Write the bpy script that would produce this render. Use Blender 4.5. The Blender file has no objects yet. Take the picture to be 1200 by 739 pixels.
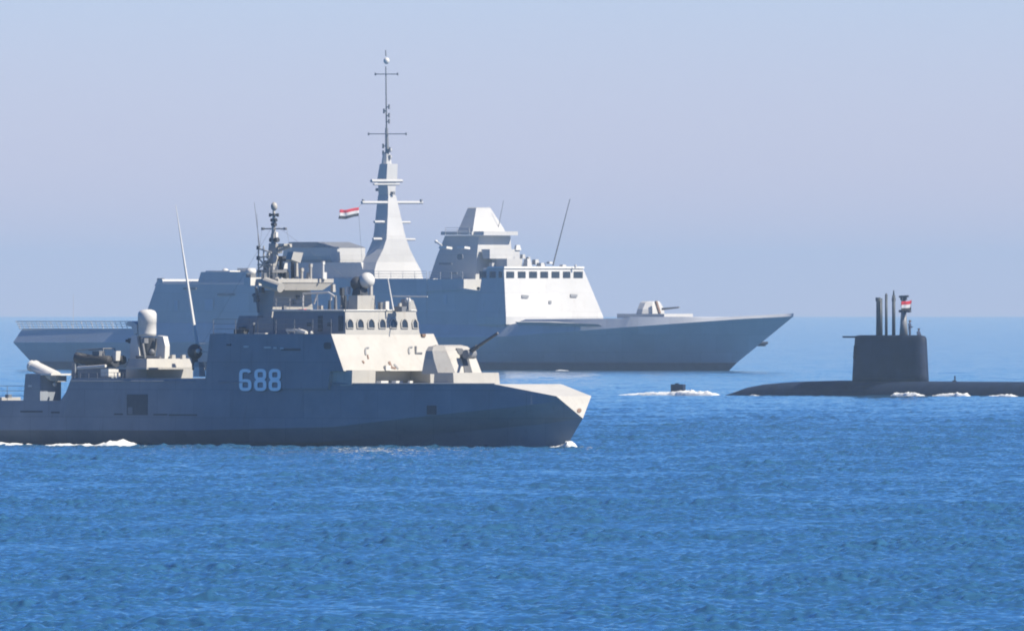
import bpy, bmesh, math, random
import numpy as np
from mathutils import Vector, Matrix

random.seed(7)
SC = bpy.context.scene
COL = SC.collection
R = math.radians

# ------------------------------------------------------------------ camera
F = 30900.0            # focal length in pixels of a 1200 px wide frame
H = 8.4                # eye height above the sea
YH = 360.5             # true horizon row
cam_d = bpy.data.cameras.new("camera")
cam = bpy.data.objects.new("camera", cam_d)
COL.objects.link(cam)
cam.location = (0, 0, H)
cam.rotation_euler = (math.pi / 2 - math.atan(9.0 / F), 0, 0)
cam_d.sensor_width = 36
cam_d.lens = 36 * F / 1200
cam_d.clip_start = 1.0
cam_d.clip_end = 80000
SC.camera = cam

# ------------------------------------------------------------------ world, sun, exposure
SUN_EL, SUN_AZ = R(44), R(112)      # azimuth clockwise from +Y (to the right)
W = bpy.data.worlds.new("World")
SC.world = W
W.use_nodes = True
nt = W.node_tree
nt.nodes.clear()
sky = nt.nodes.new("ShaderNodeTexSky")
sky.sky_type = 'NISHITA'
sky.sun_disc = False
sky.sun_elevation = SUN_EL
sky.sun_rotation = SUN_AZ
sky.altitude = 0
sky.air_density = 1.0
sky.dust_density = 0.6
sky.ozone_density = 3.0
tint = nt.nodes.new("ShaderNodeMix")
tint.data_type = 'RGBA'
tint.blend_type = 'MULTIPLY'
tint.inputs[0].default_value = 1
# colour of the air by height above the horizon: milky lavender low down, deeper blue overhead
wtc = nt.nodes.new("ShaderNodeTexCoord")
wsep = nt.nodes.new("ShaderNodeSeparateXYZ")
nt.links.new(wtc.outputs["Generated"], wsep.inputs[0])
wcr = nt.nodes.new("ShaderNodeValToRGB")
nt.links.new(wsep.outputs[2], wcr.inputs[0])
TS = 2.6   # ramp colours are stored at half strength
els = wcr.color_ramp.elements
els[0].position = 0.0; els[1].position = 1.0
els[0].color = (1.62 / TS, 1.40 / TS, 2.02 / TS, 1)
els[1].color = (0.09 / TS, 0.32 / TS, 0.78 / TS, 1)
for pos_, col_ in ((0.004, (1.46, 1.39, 2.10)), (0.013, (1.08, 1.30, 2.12)), (0.035, (0.44, 0.86, 1.70)), (0.12, (0.20, 0.60, 1.32)), (0.35, (0.14, 0.42, 1.0))):
    e_ = els.new(pos_); e_.color = (*[v / TS for v in col_], 1)
wmx = nt.nodes.new("ShaderNodeVectorMath"); wmx.operation = 'SCALE'
wmx.inputs[3].default_value = TS
nt.links.new(wcr.outputs[0], wmx.inputs[0])
nt.links.new(wmx.outputs[0], tint.inputs[7])
bg = nt.nodes.new("ShaderNodeBackground")
bg.inputs[1].default_value = 0.058
wo = nt.nodes.new("ShaderNodeOutputWorld")
nt.links.new(sky.outputs[0], tint.inputs[6])
nt.links.new(tint.outputs[2], bg.inputs[0])
nt.links.new(bg.outputs[0], wo.inputs[0])

sun_d = bpy.data.lights.new("sun", 'SUN')
sun_d.energy = 5.0
sun_d.angle = R(0.53)
sun_d.color = (1.0, 0.91, 0.76)
sun = bpy.data.objects.new("sun", sun_d)
COL.objects.link(sun)
sdir = Vector((math.sin(SUN_AZ) * math.cos(SUN_EL), math.cos(SUN_AZ) * math.cos(SUN_EL), math.sin(SUN_EL)))
sun.rotation_euler = sdir.to_track_quat('Z', 'Y').to_euler()

SC.render.engine = 'CYCLES'
SC.view_settings.view_transform = 'Standard'
SC.view_settings.look = 'None'
SC.view_settings.exposure = 0.92
SC.view_settings.gamma = 1.0
SC.cycles.use_denoising = True
SC.cycles.filter_width = 1.9
SC.cycles.max_bounces = 6
SC.cycles.volume_bounces = 2
SC.cycles.caustics_reflective = False
SC.cycles.caustics_refractive = False

# ------------------------------------------------------------------ materials
def mat(name, col, rough=0.55, var=0.10, scale=0.6, streak=0.0, metal=0.0, spec=0.4, bump=0.0, seam=None):
    m = bpy.data.materials.new(name)
    m.use_nodes = True
    t = m.node_tree
    b = t.nodes["Principled BSDF"]
    b.inputs["Roughness"].default_value = rough
    b.inputs["Metallic"].default_value = metal
    b.inputs["Specular IOR Level"].default_value = spec
    tc = t.nodes.new("ShaderNodeTexCoord")
    n = t.nodes.new("ShaderNodeTexNoise")
    n.inputs["Scale"].default_value = scale
    n.inputs["Detail"].default_value = 6
    n.inputs["Roughness"].default_value = 0.6
    t.links.new(tc.outputs["Object"], n.inputs["Vector"])
    r = t.nodes.new("ShaderNodeMapRange")
    r.inputs[1].default_value = 0.3; r.inputs[2].default_value = 0.7
    r.inputs[3].default_value = 1 - var; r.inputs[4].default_value = 1 + var
    t.links.new(n.outputs[0], r.inputs[0])
    mx = t.nodes.new("ShaderNodeMix"); mx.data_type = 'RGBA'; mx.blend_type = 'MULTIPLY'
    mx.inputs[0].default_value = 1
    mx.inputs[6].default_value = (*col, 1)
    t.links.new(r.outputs[0], mx.inputs[7])
    out = mx.outputs[2]
    if streak > 0:      # rust and salt runs, long in z
        mp = t.nodes.new("ShaderNodeMapping")
        mp.inputs["Scale"].default_value = (2.2, 2.2, 0.22)
        t.links.new(tc.outputs["Object"], mp.inputs[0])
        n2 = t.nodes.new("ShaderNodeTexNoise")
        n2.inputs["Scale"].default_value = 1.3
        n2.inputs["Detail"].default_value = 5
        t.links.new(mp.outputs[0], n2.inputs["Vector"])
        r2 = t.nodes.new("ShaderNodeMapRange")
        r2.inputs[1].default_value = 0.60; r2.inputs[2].default_value = 0.78
        r2.inputs[3].default_value = 0; r2.inputs[4].default_value = streak
        t.links.new(n2.outputs[0], r2.inputs[0])
        m2 = t.nodes.new("ShaderNodeMix"); m2.data_type = 'RGBA'
        t.links.new(r2.outputs[0], m2.inputs[0])
        t.links.new(out, m2.inputs[6])
        m2.inputs[7].default_value = (col[0] * 0.62, col[1] * 0.47, col[2] * 0.36, 1)
        out = m2.outputs[2]
    if seam:            # welded plate seams, a shade darker than the plates
        sp = t.nodes.new("ShaderNodeSeparateXYZ"); t.links.new(tc.outputs["Object"], sp.inputs[0])
        ad = t.nodes.new("ShaderNodeMath"); ad.operation = 'ADD'
        t.links.new(sp.outputs[0], ad.inputs[0]); t.links.new(sp.outputs[1], ad.inputs[1])
        cb = t.nodes.new("ShaderNodeCombineXYZ")
        t.links.new(ad.outputs[0], cb.inputs[0]); t.links.new(sp.outputs[2], cb.inputs[1])
        bk = t.nodes.new("ShaderNodeTexBrick")
        bk.inputs["Color1"].default_value = (1, 1, 1, 1); bk.inputs["Color2"].default_value = (.90, .90, .90, 1)
        bk.inputs["Mortar"].default_value = (.72, .70, .68, 1)
        bk.inputs["Scale"].default_value = 1.0
        bk.inputs["Brick Width"].default_value = seam[0]; bk.inputs["Row Height"].default_value = seam[1]
        bk.inputs["Mortar Size"].default_value = 0.02; bk.inputs["Mortar Smooth"].default_value = 0.6
        t.links.new(cb.outputs[0], bk.inputs["Vector"])
        m3 = t.nodes.new("ShaderNodeMix"); m3.data_type = 'RGBA'; m3.blend_type = 'MULTIPLY'
        m3.inputs[0].default_value = 1
        t.links.new(out, m3.inputs[6]); t.links.new(bk.outputs[0], m3.inputs[7])
        out = m3.outputs[2]
    t.links.new(out, b.inputs["Base Color"])
    if bump > 0:
        bn = t.nodes.new("ShaderNodeBump")
        bn.inputs["Strength"].default_value = 1.0
        bn.inputs["Distance"].default_value = bump
        n3 = t.nodes.new("ShaderNodeTexNoise")
        n3.inputs["Scale"].default_value = 0.9
        n3.inputs["Detail"].default_value = 3
        t.links.new(tc.outputs["Object"], n3.inputs["Vector"])
        t.links.new(n3.outputs[0], bn.inputs["Height"])
        t.links.new(bn.outputs[0], b.inputs["Normal"])
    return m

M = {
 'hull':   mat('corvette_grey_shade_tone', (0.205, 0.23, 0.265), 0.6, 0.12, 0.5, 0.35, bump=0.02, spec=0.25, seam=(3.2, 1.7)),  # corvette grey darkened: shade on the hull sides is in the colour
 'house':  mat('corvette_grey_lit_tone', (0.335, 0.325, 0.30), 0.5, 0.08, 0.9, 0.40, bump=0.01),  # same grey lightened: sunlight on the forward faces is in the colour
 'frig':   mat('frigate_grey_paint', (0.43, 0.43, 0.425), 0.6, 0.06, 0.2, 0.25, bump=0.02, spec=0.25, seam=(5.0, 2.6)),
 'frigh':  mat('frigate_hull_grey_paint', (0.41, 0.43, 0.46), 0.6, 0.08, 0.2, 0.25, bump=0.02, spec=0.25, seam=(6.0, 2.4)),
 'boot':   mat('boot_topping_paint', (0.05, 0.06, 0.09), 0.5, 0.2, 0.8),
 'sub':    mat('submarine_black_paint', (0.011, 0.020, 0.046), 0.65, 0.35, 0.8, 0.2, spec=0.2, seam=(2.4, 1.3), bump=0.02),
 'submast':mat('submarine_mast_paint', (0.035, 0.045, 0.055), 0.6, 0.2, 2.0),
 'deck':   mat('deck_grey_sunlit_tone', (0.42, 0.415, 0.39), 0.6, 0.08, 0.9, 0.3),  # foredeck grey lightened further, sunlight painted into it
 'white':  mat('white_paint', (0.52, 0.515, 0.49), 0.45, 0.05, 2.0),
 'number': mat('white_marking_paint', (0.90, 0.90, 0.89), 0.6, 0.05, 3.0),
 'dark':   mat('dark_fitting', (0.045, 0.05, 0.06), 0.5, 0.2, 2.0),
 'mid':    mat('mid_grey_fitting', (0.15, 0.155, 0.165), 0.5, 0.15, 2.0),
 'glass':  mat('dark_window_glass', (0.02, 0.025, 0.03), 0.12, 0.1, 2.0, spec=0.6),
 'rubber': mat('black_rubber', (0.03, 0.03, 0.033), 0.7, 0.2, 3.0),
 'rust':   mat('rusty_fitting', (0.16, 0.10, 0.07), 0.8, 0.3, 4.0),
 'orange': mat('orange_lifebuoy', (0.75, 0.10, 0.07), 0.6, 0.1, 3.0),
 'skin':   mat('skin', (0.42, 0.24, 0.16), 0.6, 0.05, 3.0),
 'navy':   mat('navy_blue_cloth', (0.03, 0.04, 0.08), 0.9, 0.2, 6.0),
 'hair':   mat('black_hair', (0.02, 0.015, 0.012), 0.7, 0.2, 9.0),
}

# ------------------------------------------------------------------ mesh helpers
def link(name, me_or_bm, m, parent=None, smooth=False):
    me = me_or_bm
    if isinstance(me, bmesh.types.BMesh):
        bmesh.ops.recalc_face_normals(me, faces=me.faces)
        d = bpy.data.meshes.new(name); me.to_mesh(d); me.free(); me = d
    o = bpy.data.objects.new(name, me)
    COL.objects.link(o)
    ms = m if isinstance(m, (list, tuple)) else [m]
    for k in ms: me.materials.append(M[k] if isinstance(k, str) else k)
    if parent is not None: o.parent = parent
    if smooth:
        for p in me.polygons: p.use_smooth = True
    return o

def tag(o, label=None, cat=None, group=None, kind=None):
    if label: o['label'] = label
    if cat: o['category'] = cat
    if group: o['group'] = group
    if kind: o['kind'] = kind
    return o

def face(bm, pts):
    return bm.faces.new([bm.verts.new(p) for p in pts])

def loft(bm, rings, cap=True):
    vs = [[bm.verts.new(p) for p in r] for r in rings]
    n = len(rings[0])
    for a, b in zip(vs[:-1], vs[1:]):
        for i in range(n):
            j = (i + 1) % n
            try: bm.faces.new((a[i], a[j], b[j], b[i]))
            except ValueError: pass
    if cap:
        bm.faces.new(vs[0][::-1]); bm.faces.new(vs[-1])
    return bm

def ring(z, xa, xf, w, yc=0.0, chf=0.0, cha=0.0):
    """rectangle (chamfered corners) at height z, aft x, forward x, half width"""
    p = []
    if cha > 0: p += [(xa, yc + w - cha, z), (xa, yc - w + cha, z), (xa + cha, yc - w, z)]
    else: p += [(xa, yc - w, z)]
    if chf > 0: p += [(xf - chf, yc - w, z), (xf, yc - w + chf, z), (xf, yc + w - chf, z), (xf - chf, yc + w, z)]
    else: p += [(xf, yc - w, z), (xf, yc + w, z)]
    if cha > 0: p += [(xa + cha, yc + w, z)]
    else: p += [(xa, yc + w, z)]
    return [Vector(q) for q in p]

def box(bm, x0, x1, y0, y1, z0, z1):
    loft(bm, [[Vector((a, b, z)) for a, b in ((x0, y0), (x1, y0), (x1, y1), (x0, y1))] for z in (z0, z1)])
    return bm

def tube(bm, a, b, r0, r1=None, n=10):
    a, b = Vector(a), Vector(b)
    if r1 is None: r1 = r0
    d = (b - a).normalized()
    u = d.orthogonal().normalized(); v = d.cross(u)
    rr = []
    for c, r in ((a, r0), (b, r1)):
        rr.append([c + (u * math.cos(2 * math.pi * i / n) + v * math.sin(2 * math.pi * i / n)) * r for i in range(n)])
    return loft(bm, rr)

def lathe(bm, c, prof, n=20):
    """prof = [(r, dz)] about a vertical axis through c"""
    c = Vector(c)
    rr = [[c + Vector((max(r, 1e-3) * math.cos(2 * math.pi * i / n), max(r, 1e-3) * math.sin(2 * math.pi * i / n), dz)) for i in range(n)] for r, dz in prof]
    return loft(bm, rr)

def ball(bm, c, r, sz=1.0, n=20):
    return lathe(bm, c, [(r * math.sin(math.pi * k / 12), -r * sz * math.cos(math.pi * k / 12)) for k in range(13)], n)

NB = bmesh.new

class Ship:
    """measures points of a hull seen from the camera: local x forward, y to port, z up"""
    def __init__(s, name, cpx, wl_py, heading):
        s.al = R(heading)
        D = F * H / (wl_py - YH)
        s.O = Vector(((cpx - 600) / F * D, D, 0))
        s.e = bpy.data.objects.new(name, None); COL.objects.link(s.e)
        s.e.location = s.O; s.e.rotation_euler = (0, 0, -s.al); s.e.empty_display_size = 5
        s.M = Matrix.Translation(s.O) @ Matrix.Rotation(-s.al, 4, 'Z')
        s.Mi = s.M.inverted()
        s.C = s.Mi @ Vector((0, 0, H))
        s.S = F / D
        s.k = s.S * math.cos(s.al)
    def ray(s, px, py):
        return (s.Mi.to_3x3() @ Vector(((px - 600) / F, 1, -(py - YH) / F)))
    def hit(s, px, py, p0, n):
        d = s.ray(px, py); t = (Vector(p0) - s.C).dot(n) / d.dot(n)
        return s.C + d * t
    def P(s, px, py, v=0.0): return s.hit(px, py, (0, v, 0), Vector((0, 1, 0)))
    def Q(s, px, py, x): return s.hit(px, py, (x, 0, 0), Vector((1, 0, 0)))
    def X(s, px, py, v=0.0): return s.P(px, py, v).x
    def Z(s, py, px=None, v=0.0):
        return s.P(px if px is not None else 600 + s.O.x * F / s.O.y, py, v).z
    def R(s, pa, pb, py):
        """x, half width, z of a front edge whose starboard end shows at pa and port end at pb"""
        g = lambda w: s.X(pa, py, -w) - s.X(pb, py, w)
        w = 0 - g(0) / (g(1) - g(0))
        p = s.P(pa, py, -w)
        return p.x, w, p.z
    def blk(s, bm, pa, pb, py0, py1, vc=0.0, fr=0.5, top=1.0):
        """box seen between columns pa..pb and rows py0 (top)..py1; fr of the width is its starboard side"""
        wpx = pb - pa
        ly = (1 - fr) * wpx / s.k; lx = fr * wpx / s.k
        a = s.P(pa, py1, vc - ly / 2); t = s.P(pa, py0, vc - ly / 2)
        x0, x1 = a.x, a.x + lx
        i = (1 - top) / 2
        loft(bm, [ring(a.z, x0, x1, ly / 2, vc), ring(t.z, x0 + lx * i, x1 - lx * i, ly / 2 * top, vc)])
        return bm
    def rod(s, bm, a, b, r, v=0.0, r1=None, vb=None, n=8):
        return tube(bm, s.P(a[0], a[1], v), s.P(b[0], b[1], v if vb is None else vb), r, r1, n)
    def ball(s, bm, px, py, rpx, v=0.0, sz=1.0): return ball(bm, s.P(px, py, v), rpx / s.S, sz)
    def decal(s, bm, pts, p0, n, th=0.02, off=0.004):
        """a thin plate of outline pts (pixels) lying on the plane p0, n of the ship"""
        n = Vector(n).normalized()
        q = [s.hit(x, y, p0, n) for x, y in pts]
        loft(bm, [[p + n * off for p in q], [p + n * (off + th) for p in q]])
        return bm

def plane3(a, b, c, out):
    n = (b - a).cross(c - a).normalized()
    if n.dot(Vector(out)) < 0: n = -n
    return a, n

def curve(pts):
    xs = [p[0] for p in pts]; ys = [p[1] for p in pts]
    return lambda x: float(np.interp(x, xs, ys))

def hull_mesh(levels, n=70, mats=None, deck=True):
    """levels from the keel up: (x_start, x_end, w(x), z(x)); mirrored port side, transom and deck"""
    bm = NB()
    for sgn in (-1, 1):
        g = []
        for (xs, xe, wf, zf) in levels:
            row = []
            for i in range(n + 1):
                t = i / n
                t = 1 - (1 - t) ** 1.35
                x = xs + (xe - xs) * t
                row.append(bm.verts.new((x, sgn * max(wf(x), 0.0), zf(x))))
            g.append(row)
        for li in range(len(g) - 1):
            a, b = g[li], g[li + 1]
            for i in range(n):
                f = bm.faces.new((a[i], a[i + 1], b[i + 1], b[i]))
                if mats: f.material_index = mats[li]
        if sgn == -1: gs = g
    if deck:
        a, b = gs[-1], g[-1]
        for i in range(n): bm.faces.new((a[i], a[i + 1], b[i + 1], b[i]))
    bm.faces.new([r[0] for r in gs] + [r[0] for r in g[::-1]])
    return bm, gs, g

def finish_hull(name, bm, m, parent, smooth_angle=None):
    bmesh.ops.remove_doubles(bm, verts=bm.verts, dist=0.002)
    bmesh.ops.dissolve_degenerate(bm, dist=0.001, edges=bm.edges)
    return link(name, bm, m, parent)

# ------------------------------------------------------------------ the sea
SEA_END = 25000.0
def make_sea():
    rows = [20.0]
    while rows[-1] < 600: rows.append(rows[-1] * 1.04)
    rows = [r for r in rows if r < 600] + list(np.arange(600.0, 676.0, 4.0)) + [676.0]
    while rows[-1] < 1150: rows.append(rows[-1] + 0.24)
    while rows[-1] < 1900: rows.append(rows[-1] + 0.36)
    st = 0.42
    while rows[-1] < SEA_END:
        st *= 1.0016; rows.append(rows[-1] + st)
    rows[-1] = SEA_END
    Y = np.array(rows)
    tmax = 620 / F
    fine = np.linspace(-tmax, tmax, 720)
    out = tmax * np.array([1.05, 1.15, 1.3, 1.6, 2.2, 3.2, 5, 8, 13, 20, 29.0])
    T = np.concatenate([-out[::-1], fine, out])
    ny, nx = len(Y), len(T)
    YY = np.repeat(Y[:, None], nx, 1); XX = YY * T[None, :]
    step = np.gradient(Y)[:, None]
    ZZ = np.zeros_like(XX)
    rng = np.random.default_rng(5)
    lam = np.concatenate([np.exp(rng.uniform(np.log(0.32), np.log(3.0), 100)), np.exp(rng.uniform(np.log(3.0), np.log(30), 34))])
    near = np.clip((YY - 400) / 200, 0, 1)
    colstep = np.gradient(T)[None, :] * YY
    XX32, YY32 = XX.astype(np.float32), YY.astype(np.float32)
    for L in lam:
        th = R(252) + rng.normal(0, R(48 if L < 3 else 34))
        k = 2 * math.pi / L
        a = (0.0074 * L ** 0.62 if L < 3 else 0.0100) * rng.uniform(0.6, 1.3)
        ph = rng.uniform(0, 6.28)
        ly_ = L / max(abs(math.sin(th)), .05); lx_ = L / max(abs(math.cos(th)), .05)
        fade = (np.clip((ly_ / step - 2.0) / 1.5, 0, 1) * np.clip((lx_ / colstep - 2.0) / 1.5, 0, 1)).astype(np.float32)
        arg = k * (XX32 * math.cos(th) + YY32 * math.sin(th)) + ph
        sn = np.sin(arg)
        ZZ += a * fade * (sn - 0.35 * (1 - 2 * sn * sn))      # sharper crests than troughs
    # patches of rougher and calmer water
    p = 0.85 + 0.25 * np.sin(XX / 5.3 + YY / 71 + 1) * np.sin(YY / 37 - XX / 9.0) + 0.2 * np.sin(YY / 13 + 2.5 * np.sin(XX / 4.0))
    ZZ *= p * near
    ZZ -= 0.10 * near
    co = np.stack([XX, YY, ZZ], -1).reshape(-1, 3).astype(np.float32)
    idx = np.arange(ny * nx, dtype=np.int32).reshape(ny, nx)
    quads = np.stack([idx[:-1, :-1], idx[:-1, 1:], idx[1:, 1:], idx[1:, :-1]], -1).reshape(-1, 4)
    me = bpy.data.meshes.new('sea')
    me.vertices.add(len(co)); me.vertices.foreach_set('co', co.ravel())
    me.loops.add(quads.size); me.loops.foreach_set('vertex_index', quads.ravel())
    me.polygons.add(len(quads))
    me.polygons.foreach_set('loop_start', np.arange(0, quads.size, 4, dtype=np.int32))
    me.update(calc_edges=True)
    me.polygons.foreach_set('use_smooth', np.ones(len(quads), dtype=bool))
    o = bpy.data.objects.new('sea', me); COL.objects.link(o)
    m = bpy.data.materials.new('sea_water'); m.use_nodes = True
    t = m.node_tree; b = t.nodes["Principled BSDF"]
    b.inputs["Base Color"].default_value = (0.022, 0.090, 0.180, 1)
    b.inputs["Roughness"].default_value = 0.08
    b.inputs["IOR"].default_value = 1.333
    tc = t.nodes.new("ShaderNodeTexCoord")
    prev = None
    for sc_, dist, st_ in (((0.16, 0.16, 1), 0.40, 1.0), ((1.6, 1.6, 1), 0.045, 1.0)):
        mp = t.nodes.new("ShaderNodeMapping"); mp.inputs["Scale"].default_value = sc_
        t.links.new(tc.outputs["Object"], mp.inputs[0])
        n = t.nodes.new("ShaderNodeTexNoise"); n.inputs["Scale"].default_value = 1.0
        n.inputs["Detail"].default_value = 4
        t.links.new(mp.outputs[0], n.inputs["Vector"])
        bn = t.nodes.new("ShaderNodeBump"); bn.inputs["Strength"].default_value = st_
        bn.inputs["Distance"].default_value = dist
        t.links.new(n.outputs[0], bn.inputs["Height"])
        if prev: t.links.new(prev, bn.inputs["Normal"])
        prev = bn.outputs[0]
    t.links.new(prev, b.inputs["Normal"])
    me.materials.append(m)
    tag(o, 'blue rippled sea reaching to a soft horizon', 'sea', kind='structure')
    return o
make_sea()

# ------------------------------------------------------------------ haze
def make_haze():
    bm = NB()
    wx = SEA_END * 620 / F * 29 + 300
    box(bm, -wx, wx, -60, SEA_END + 300, -2.0, 62.0)
    o = link('haze', bm, 'white')
    o.data.materials.clear()
    m = bpy.data.materials.new('sea_haze'); m.use_nodes = True
    t = m.node_tree; t.nodes.clear()
    pv = t.nodes.new("ShaderNodeVolumePrincipled")
    pv.inputs["Color"].default_value = (0.43, 0.59, 0.74, 1)
    pv.inputs["Density"].default_value = HAZE
    pv.inputs["Anisotropy"].default_value = 0.0
    om = t.nodes.new("ShaderNodeOutputMaterial")
    t.links.new(pv.outputs[0], om.inputs["Volume"])
    o.data.materials.append(m)
    tag(o, 'pale sea haze over the water', 'haze', kind='stuff')
HAZE = 0.000056
make_haze()

# =================================================================== CORVETTE
c = Ship('naval_corvette', 400, 521.5, 45)
tag(c.e, 'grey patrol corvette numbered 688 nearest the viewer', 'warship')
E = c.e
WK = curve([(-40, 4.7), (-30, 4.95), (-5, 4.95), (4, 4.65), (10, 4.1), (16.1, 2.95), (20.16, 1.2)])
WD = curve([(-40, 4.4), (-30, 4.62), (-5, 4.62), (4, 4.4), (10, 3.9), (16.1, 2.85), (20, 1.5)])
ZK = curve([(-40, 0.85), (-8, 0.9), (4, 1.15), (12, 1.9), (17, 2.35), (20.16, 2.73)])
XW = c.X(664, 521, 0)                       # stem at the waterline
pE = c.P(683, 490, 0); pF = c.P(652, 464, -1.5)
XF, ZF = pF.x, pF.z
XE, ZE = pE.x, pE.z
pA = c.P(580, 450, -2.85); XA, ZA = pA.x, pA.z
ZDK = c.Z(450, 480, -4)
xs_step = c.X(76, 446, -4.65)
zaft = c.Z(469, 10, -4.6); zmid = c.Z(443, 120, -4.6)
xh = c.X(240, 445, -4.6)
ZD = curve([(-40, zaft), (xs_step, zaft), (xs_step + 0.15, zmid), (xh, zmid), (xh + 0.3, ZDK + 0.1), (4.0, ZDK), (XA, ZA), (XF, ZF)])
kk = 0.22
XK, WKe, ZKe = XF + (XE - XF) * kk, 1.5 * (1 - kk), ZF + (ZE - ZF) * kk
WK = curve([(-40, 4.7), (-30, 4.95), (-5, 4.95), (4, 4.65), (10, 4.1), (16.1, 2.95), (18.5, 2.1), (XK, WKe)])
WD = curve([(-40, 4.4), (-30, 4.62), (-5, 4.62), (4, 4.4), (10, 3.9), (XA, 2.85), (XF, 1.5)])
ZK = curve([(-40, 0.85), (-8, 0.9), (4, 1.15), (12, 1.9), (17, 2.35), (XK, ZKe)])
WC = curve([(-40, 4.15), (-5, 4.2), (4, 3.75), (10, 2.8), (16, 1.35), (19, 0.45), (XE, 0)])
ZC = curve([(-40, 0.15), (2, 0.2), (8, 0.55), (14, 1.0), (18, 1.35), (XE, ZE)])
WW = curve([(-40, 3.9), (-5, 3.95), (4, 3.3), (10, 2.2), (16, 0.9), (XW, 0)])
WB = curve([(-40, 3.6), (-5, 3.6), (10, 1.7), (XW - 0.5, 0)])
hb, gs, gp = hull_mesh([
    (-40, XW - 0.5, WB, lambda x: -1.2), (-40, XW, WW, lambda x: 0.0 if x < 15 else 0.0),
    (-40, XE, WC, ZC), (-40, XK, WK, ZK), (-40, XF, WD, ZD)], n=150)
# flat raked plate closing the bow
hb.faces.new([gs[4][-1], gp[4][-1], gp[3][-1], gs[3][-1]])
hb.faces.new([gs[3][-1], gp[3][-1], gs[2][-1]])
hb.normal_update()
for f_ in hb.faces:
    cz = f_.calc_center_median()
    if cz.z > ZF - .2 and abs(f_.normal.z) > .8 and cz.x > 4: f_.material_index = 2  # flat foredeck faces get the tone painted as sunlit
    elif len(f_.verts) in (3, 4) and cz.x > XF + .05 and abs(f_.normal.x) > .5 and cz.z > ZE and abs(cz.y) < .3: f_.material_index = 1  # bow plate takes the lighter grey, its sunlight put into the colour
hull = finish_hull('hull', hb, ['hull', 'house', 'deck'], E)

# painted dark boot stripe? the hull has none: fittings on the side instead
sp0, spn = Vector((0, -4.80, 2.5)), Vector((0, -1, 0.055)).normalized()
def side_plane(x):
    a = Vector((x, -WK(x), ZK(x))); b = Vector((x, -WD(x), ZD(x))); d = Vector((x + 1, -WK(x + 1), ZK(x + 1)))
    return plane3(a, b, d, (0, -1, 0))
def rect(x0, y0, x1, y1): return [(x0, y1), (x1, y1), (x1, y0), (x0, y0)]
p = side_plane(-18)
link('side_door', c.decal(NB(), rect(149, 462, 173, 486), *p, 0.03), 'dark', hull)
o = link('door_panel', c.decal(NB(), rect(150.5, 477, 156, 485), *p, 0.05), 'mid', hull)
for (a, b, y) in ((100, 119, 484.5), (134, 144, 485), (180, 196, 485.5), (198, 231, 486), (24, 50, 482), (60, 70, 483)):
    link('vent_slot', c.decal(NB(), rect(a, y - 0.9, b, y + 0.9), *side_plane(-16 if b > 120 else -21), 0.02), 'dark', hull)
link('hull_hatch', c.decal(NB(), rect(500.5, 475, 511.5, 485.5), *side_plane(11.5), 0.03), 'dark', hull)
# small lit ledge along the deck edge
bm = NB()
for a, b in ((-6, 4), (4, 10), (10, XA)):
    tube(bm, (a, -WD(a) - 0.02, ZD(a) + 0.02), (b, -WD(b) - 0.02, ZD(b) + 0.02), 0.05, n=6)
link('gunwale', bm, 'hull', hull)
bm = NB()
xx0, xx1 = c.X(82, 446, -4.7), c.X(228, 446, -4.7)
tube(bm, (xx0, -4.66, zmid - 0.17), (xx1, -4.66, zmid - 0.17), 0.045, n=6)
link('rubbing_strake', bm, 'hull', hull)
# hawse pipe on the raked bow plate
fr = plane3(Vector((XF, -1.5, ZF)), Vector((XF, 1.5, ZF)), pE, (1, 0, 0.3))
bm = NB(); c.decal(bm, [(678.5 + 2.6 * math.cos(a * .628), 481 + 2.6 * math.sin(a * .628)) for a in range(10)], *fr, 0.04)
link('hawse_pipe', bm, 'rust', hull)

# hull number: strokes laid on the flush side of the deckhouse
z_top = c.Z(391, 320, -4.45)
w_top = 4.40
xa_b, xf_b = c.X(240, 447, -4.6), c.X(403, 437, -4.55)
xa_t, xf_t = c.X(246, 391, -w_top), c.X(388, 391, -w_top)
z437 = c.Z(434.5, 403, -4.55)
w_bot = 4.56 + (4.56 - w_top) / (z_top - z437) * (z437 - ZDK + 0.3)
xa437 = xa_b + (xa_t - xa_b) * (z437 - ZDK + 0.3) / (z_top - ZDK + 0.3)
bm = NB()
loft(bm, [ring(ZDK - 0.3, xa_b, xf_b - 1.3, w_bot), ring(z437 - .02, xa437, xf_b - 1.2, 4.56 + .002), ring(z437, xa437, xf_b, 4.56), ring(z_top, xa_t, xf_t, w_top)])
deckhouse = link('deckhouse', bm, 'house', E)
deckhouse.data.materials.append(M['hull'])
# deckhouse sides take the darker copy of the grey, shade put into the colour
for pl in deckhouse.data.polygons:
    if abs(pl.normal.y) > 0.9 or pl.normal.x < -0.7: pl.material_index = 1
xb1 = c.X(412, 445, -4.4)
for sg in (-1, 1):
    bm = NB()
    loft(bm, [ring(ZDK - 0.1, xf_b - 1.5, xb1, 1.0, sg * 3.38), ring(z437 + .05, xf_b - 1.5, xb1, 1.0, sg * 3.34)])
    link('breakwater', bm, 'house', E)
dp = plane3(Vector((xa437, -4.56, z437)), Vector((xf_b, -4.56, z437)), Vector((xa_t, -w_top, z_top)), (0, -1, 0))

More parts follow.
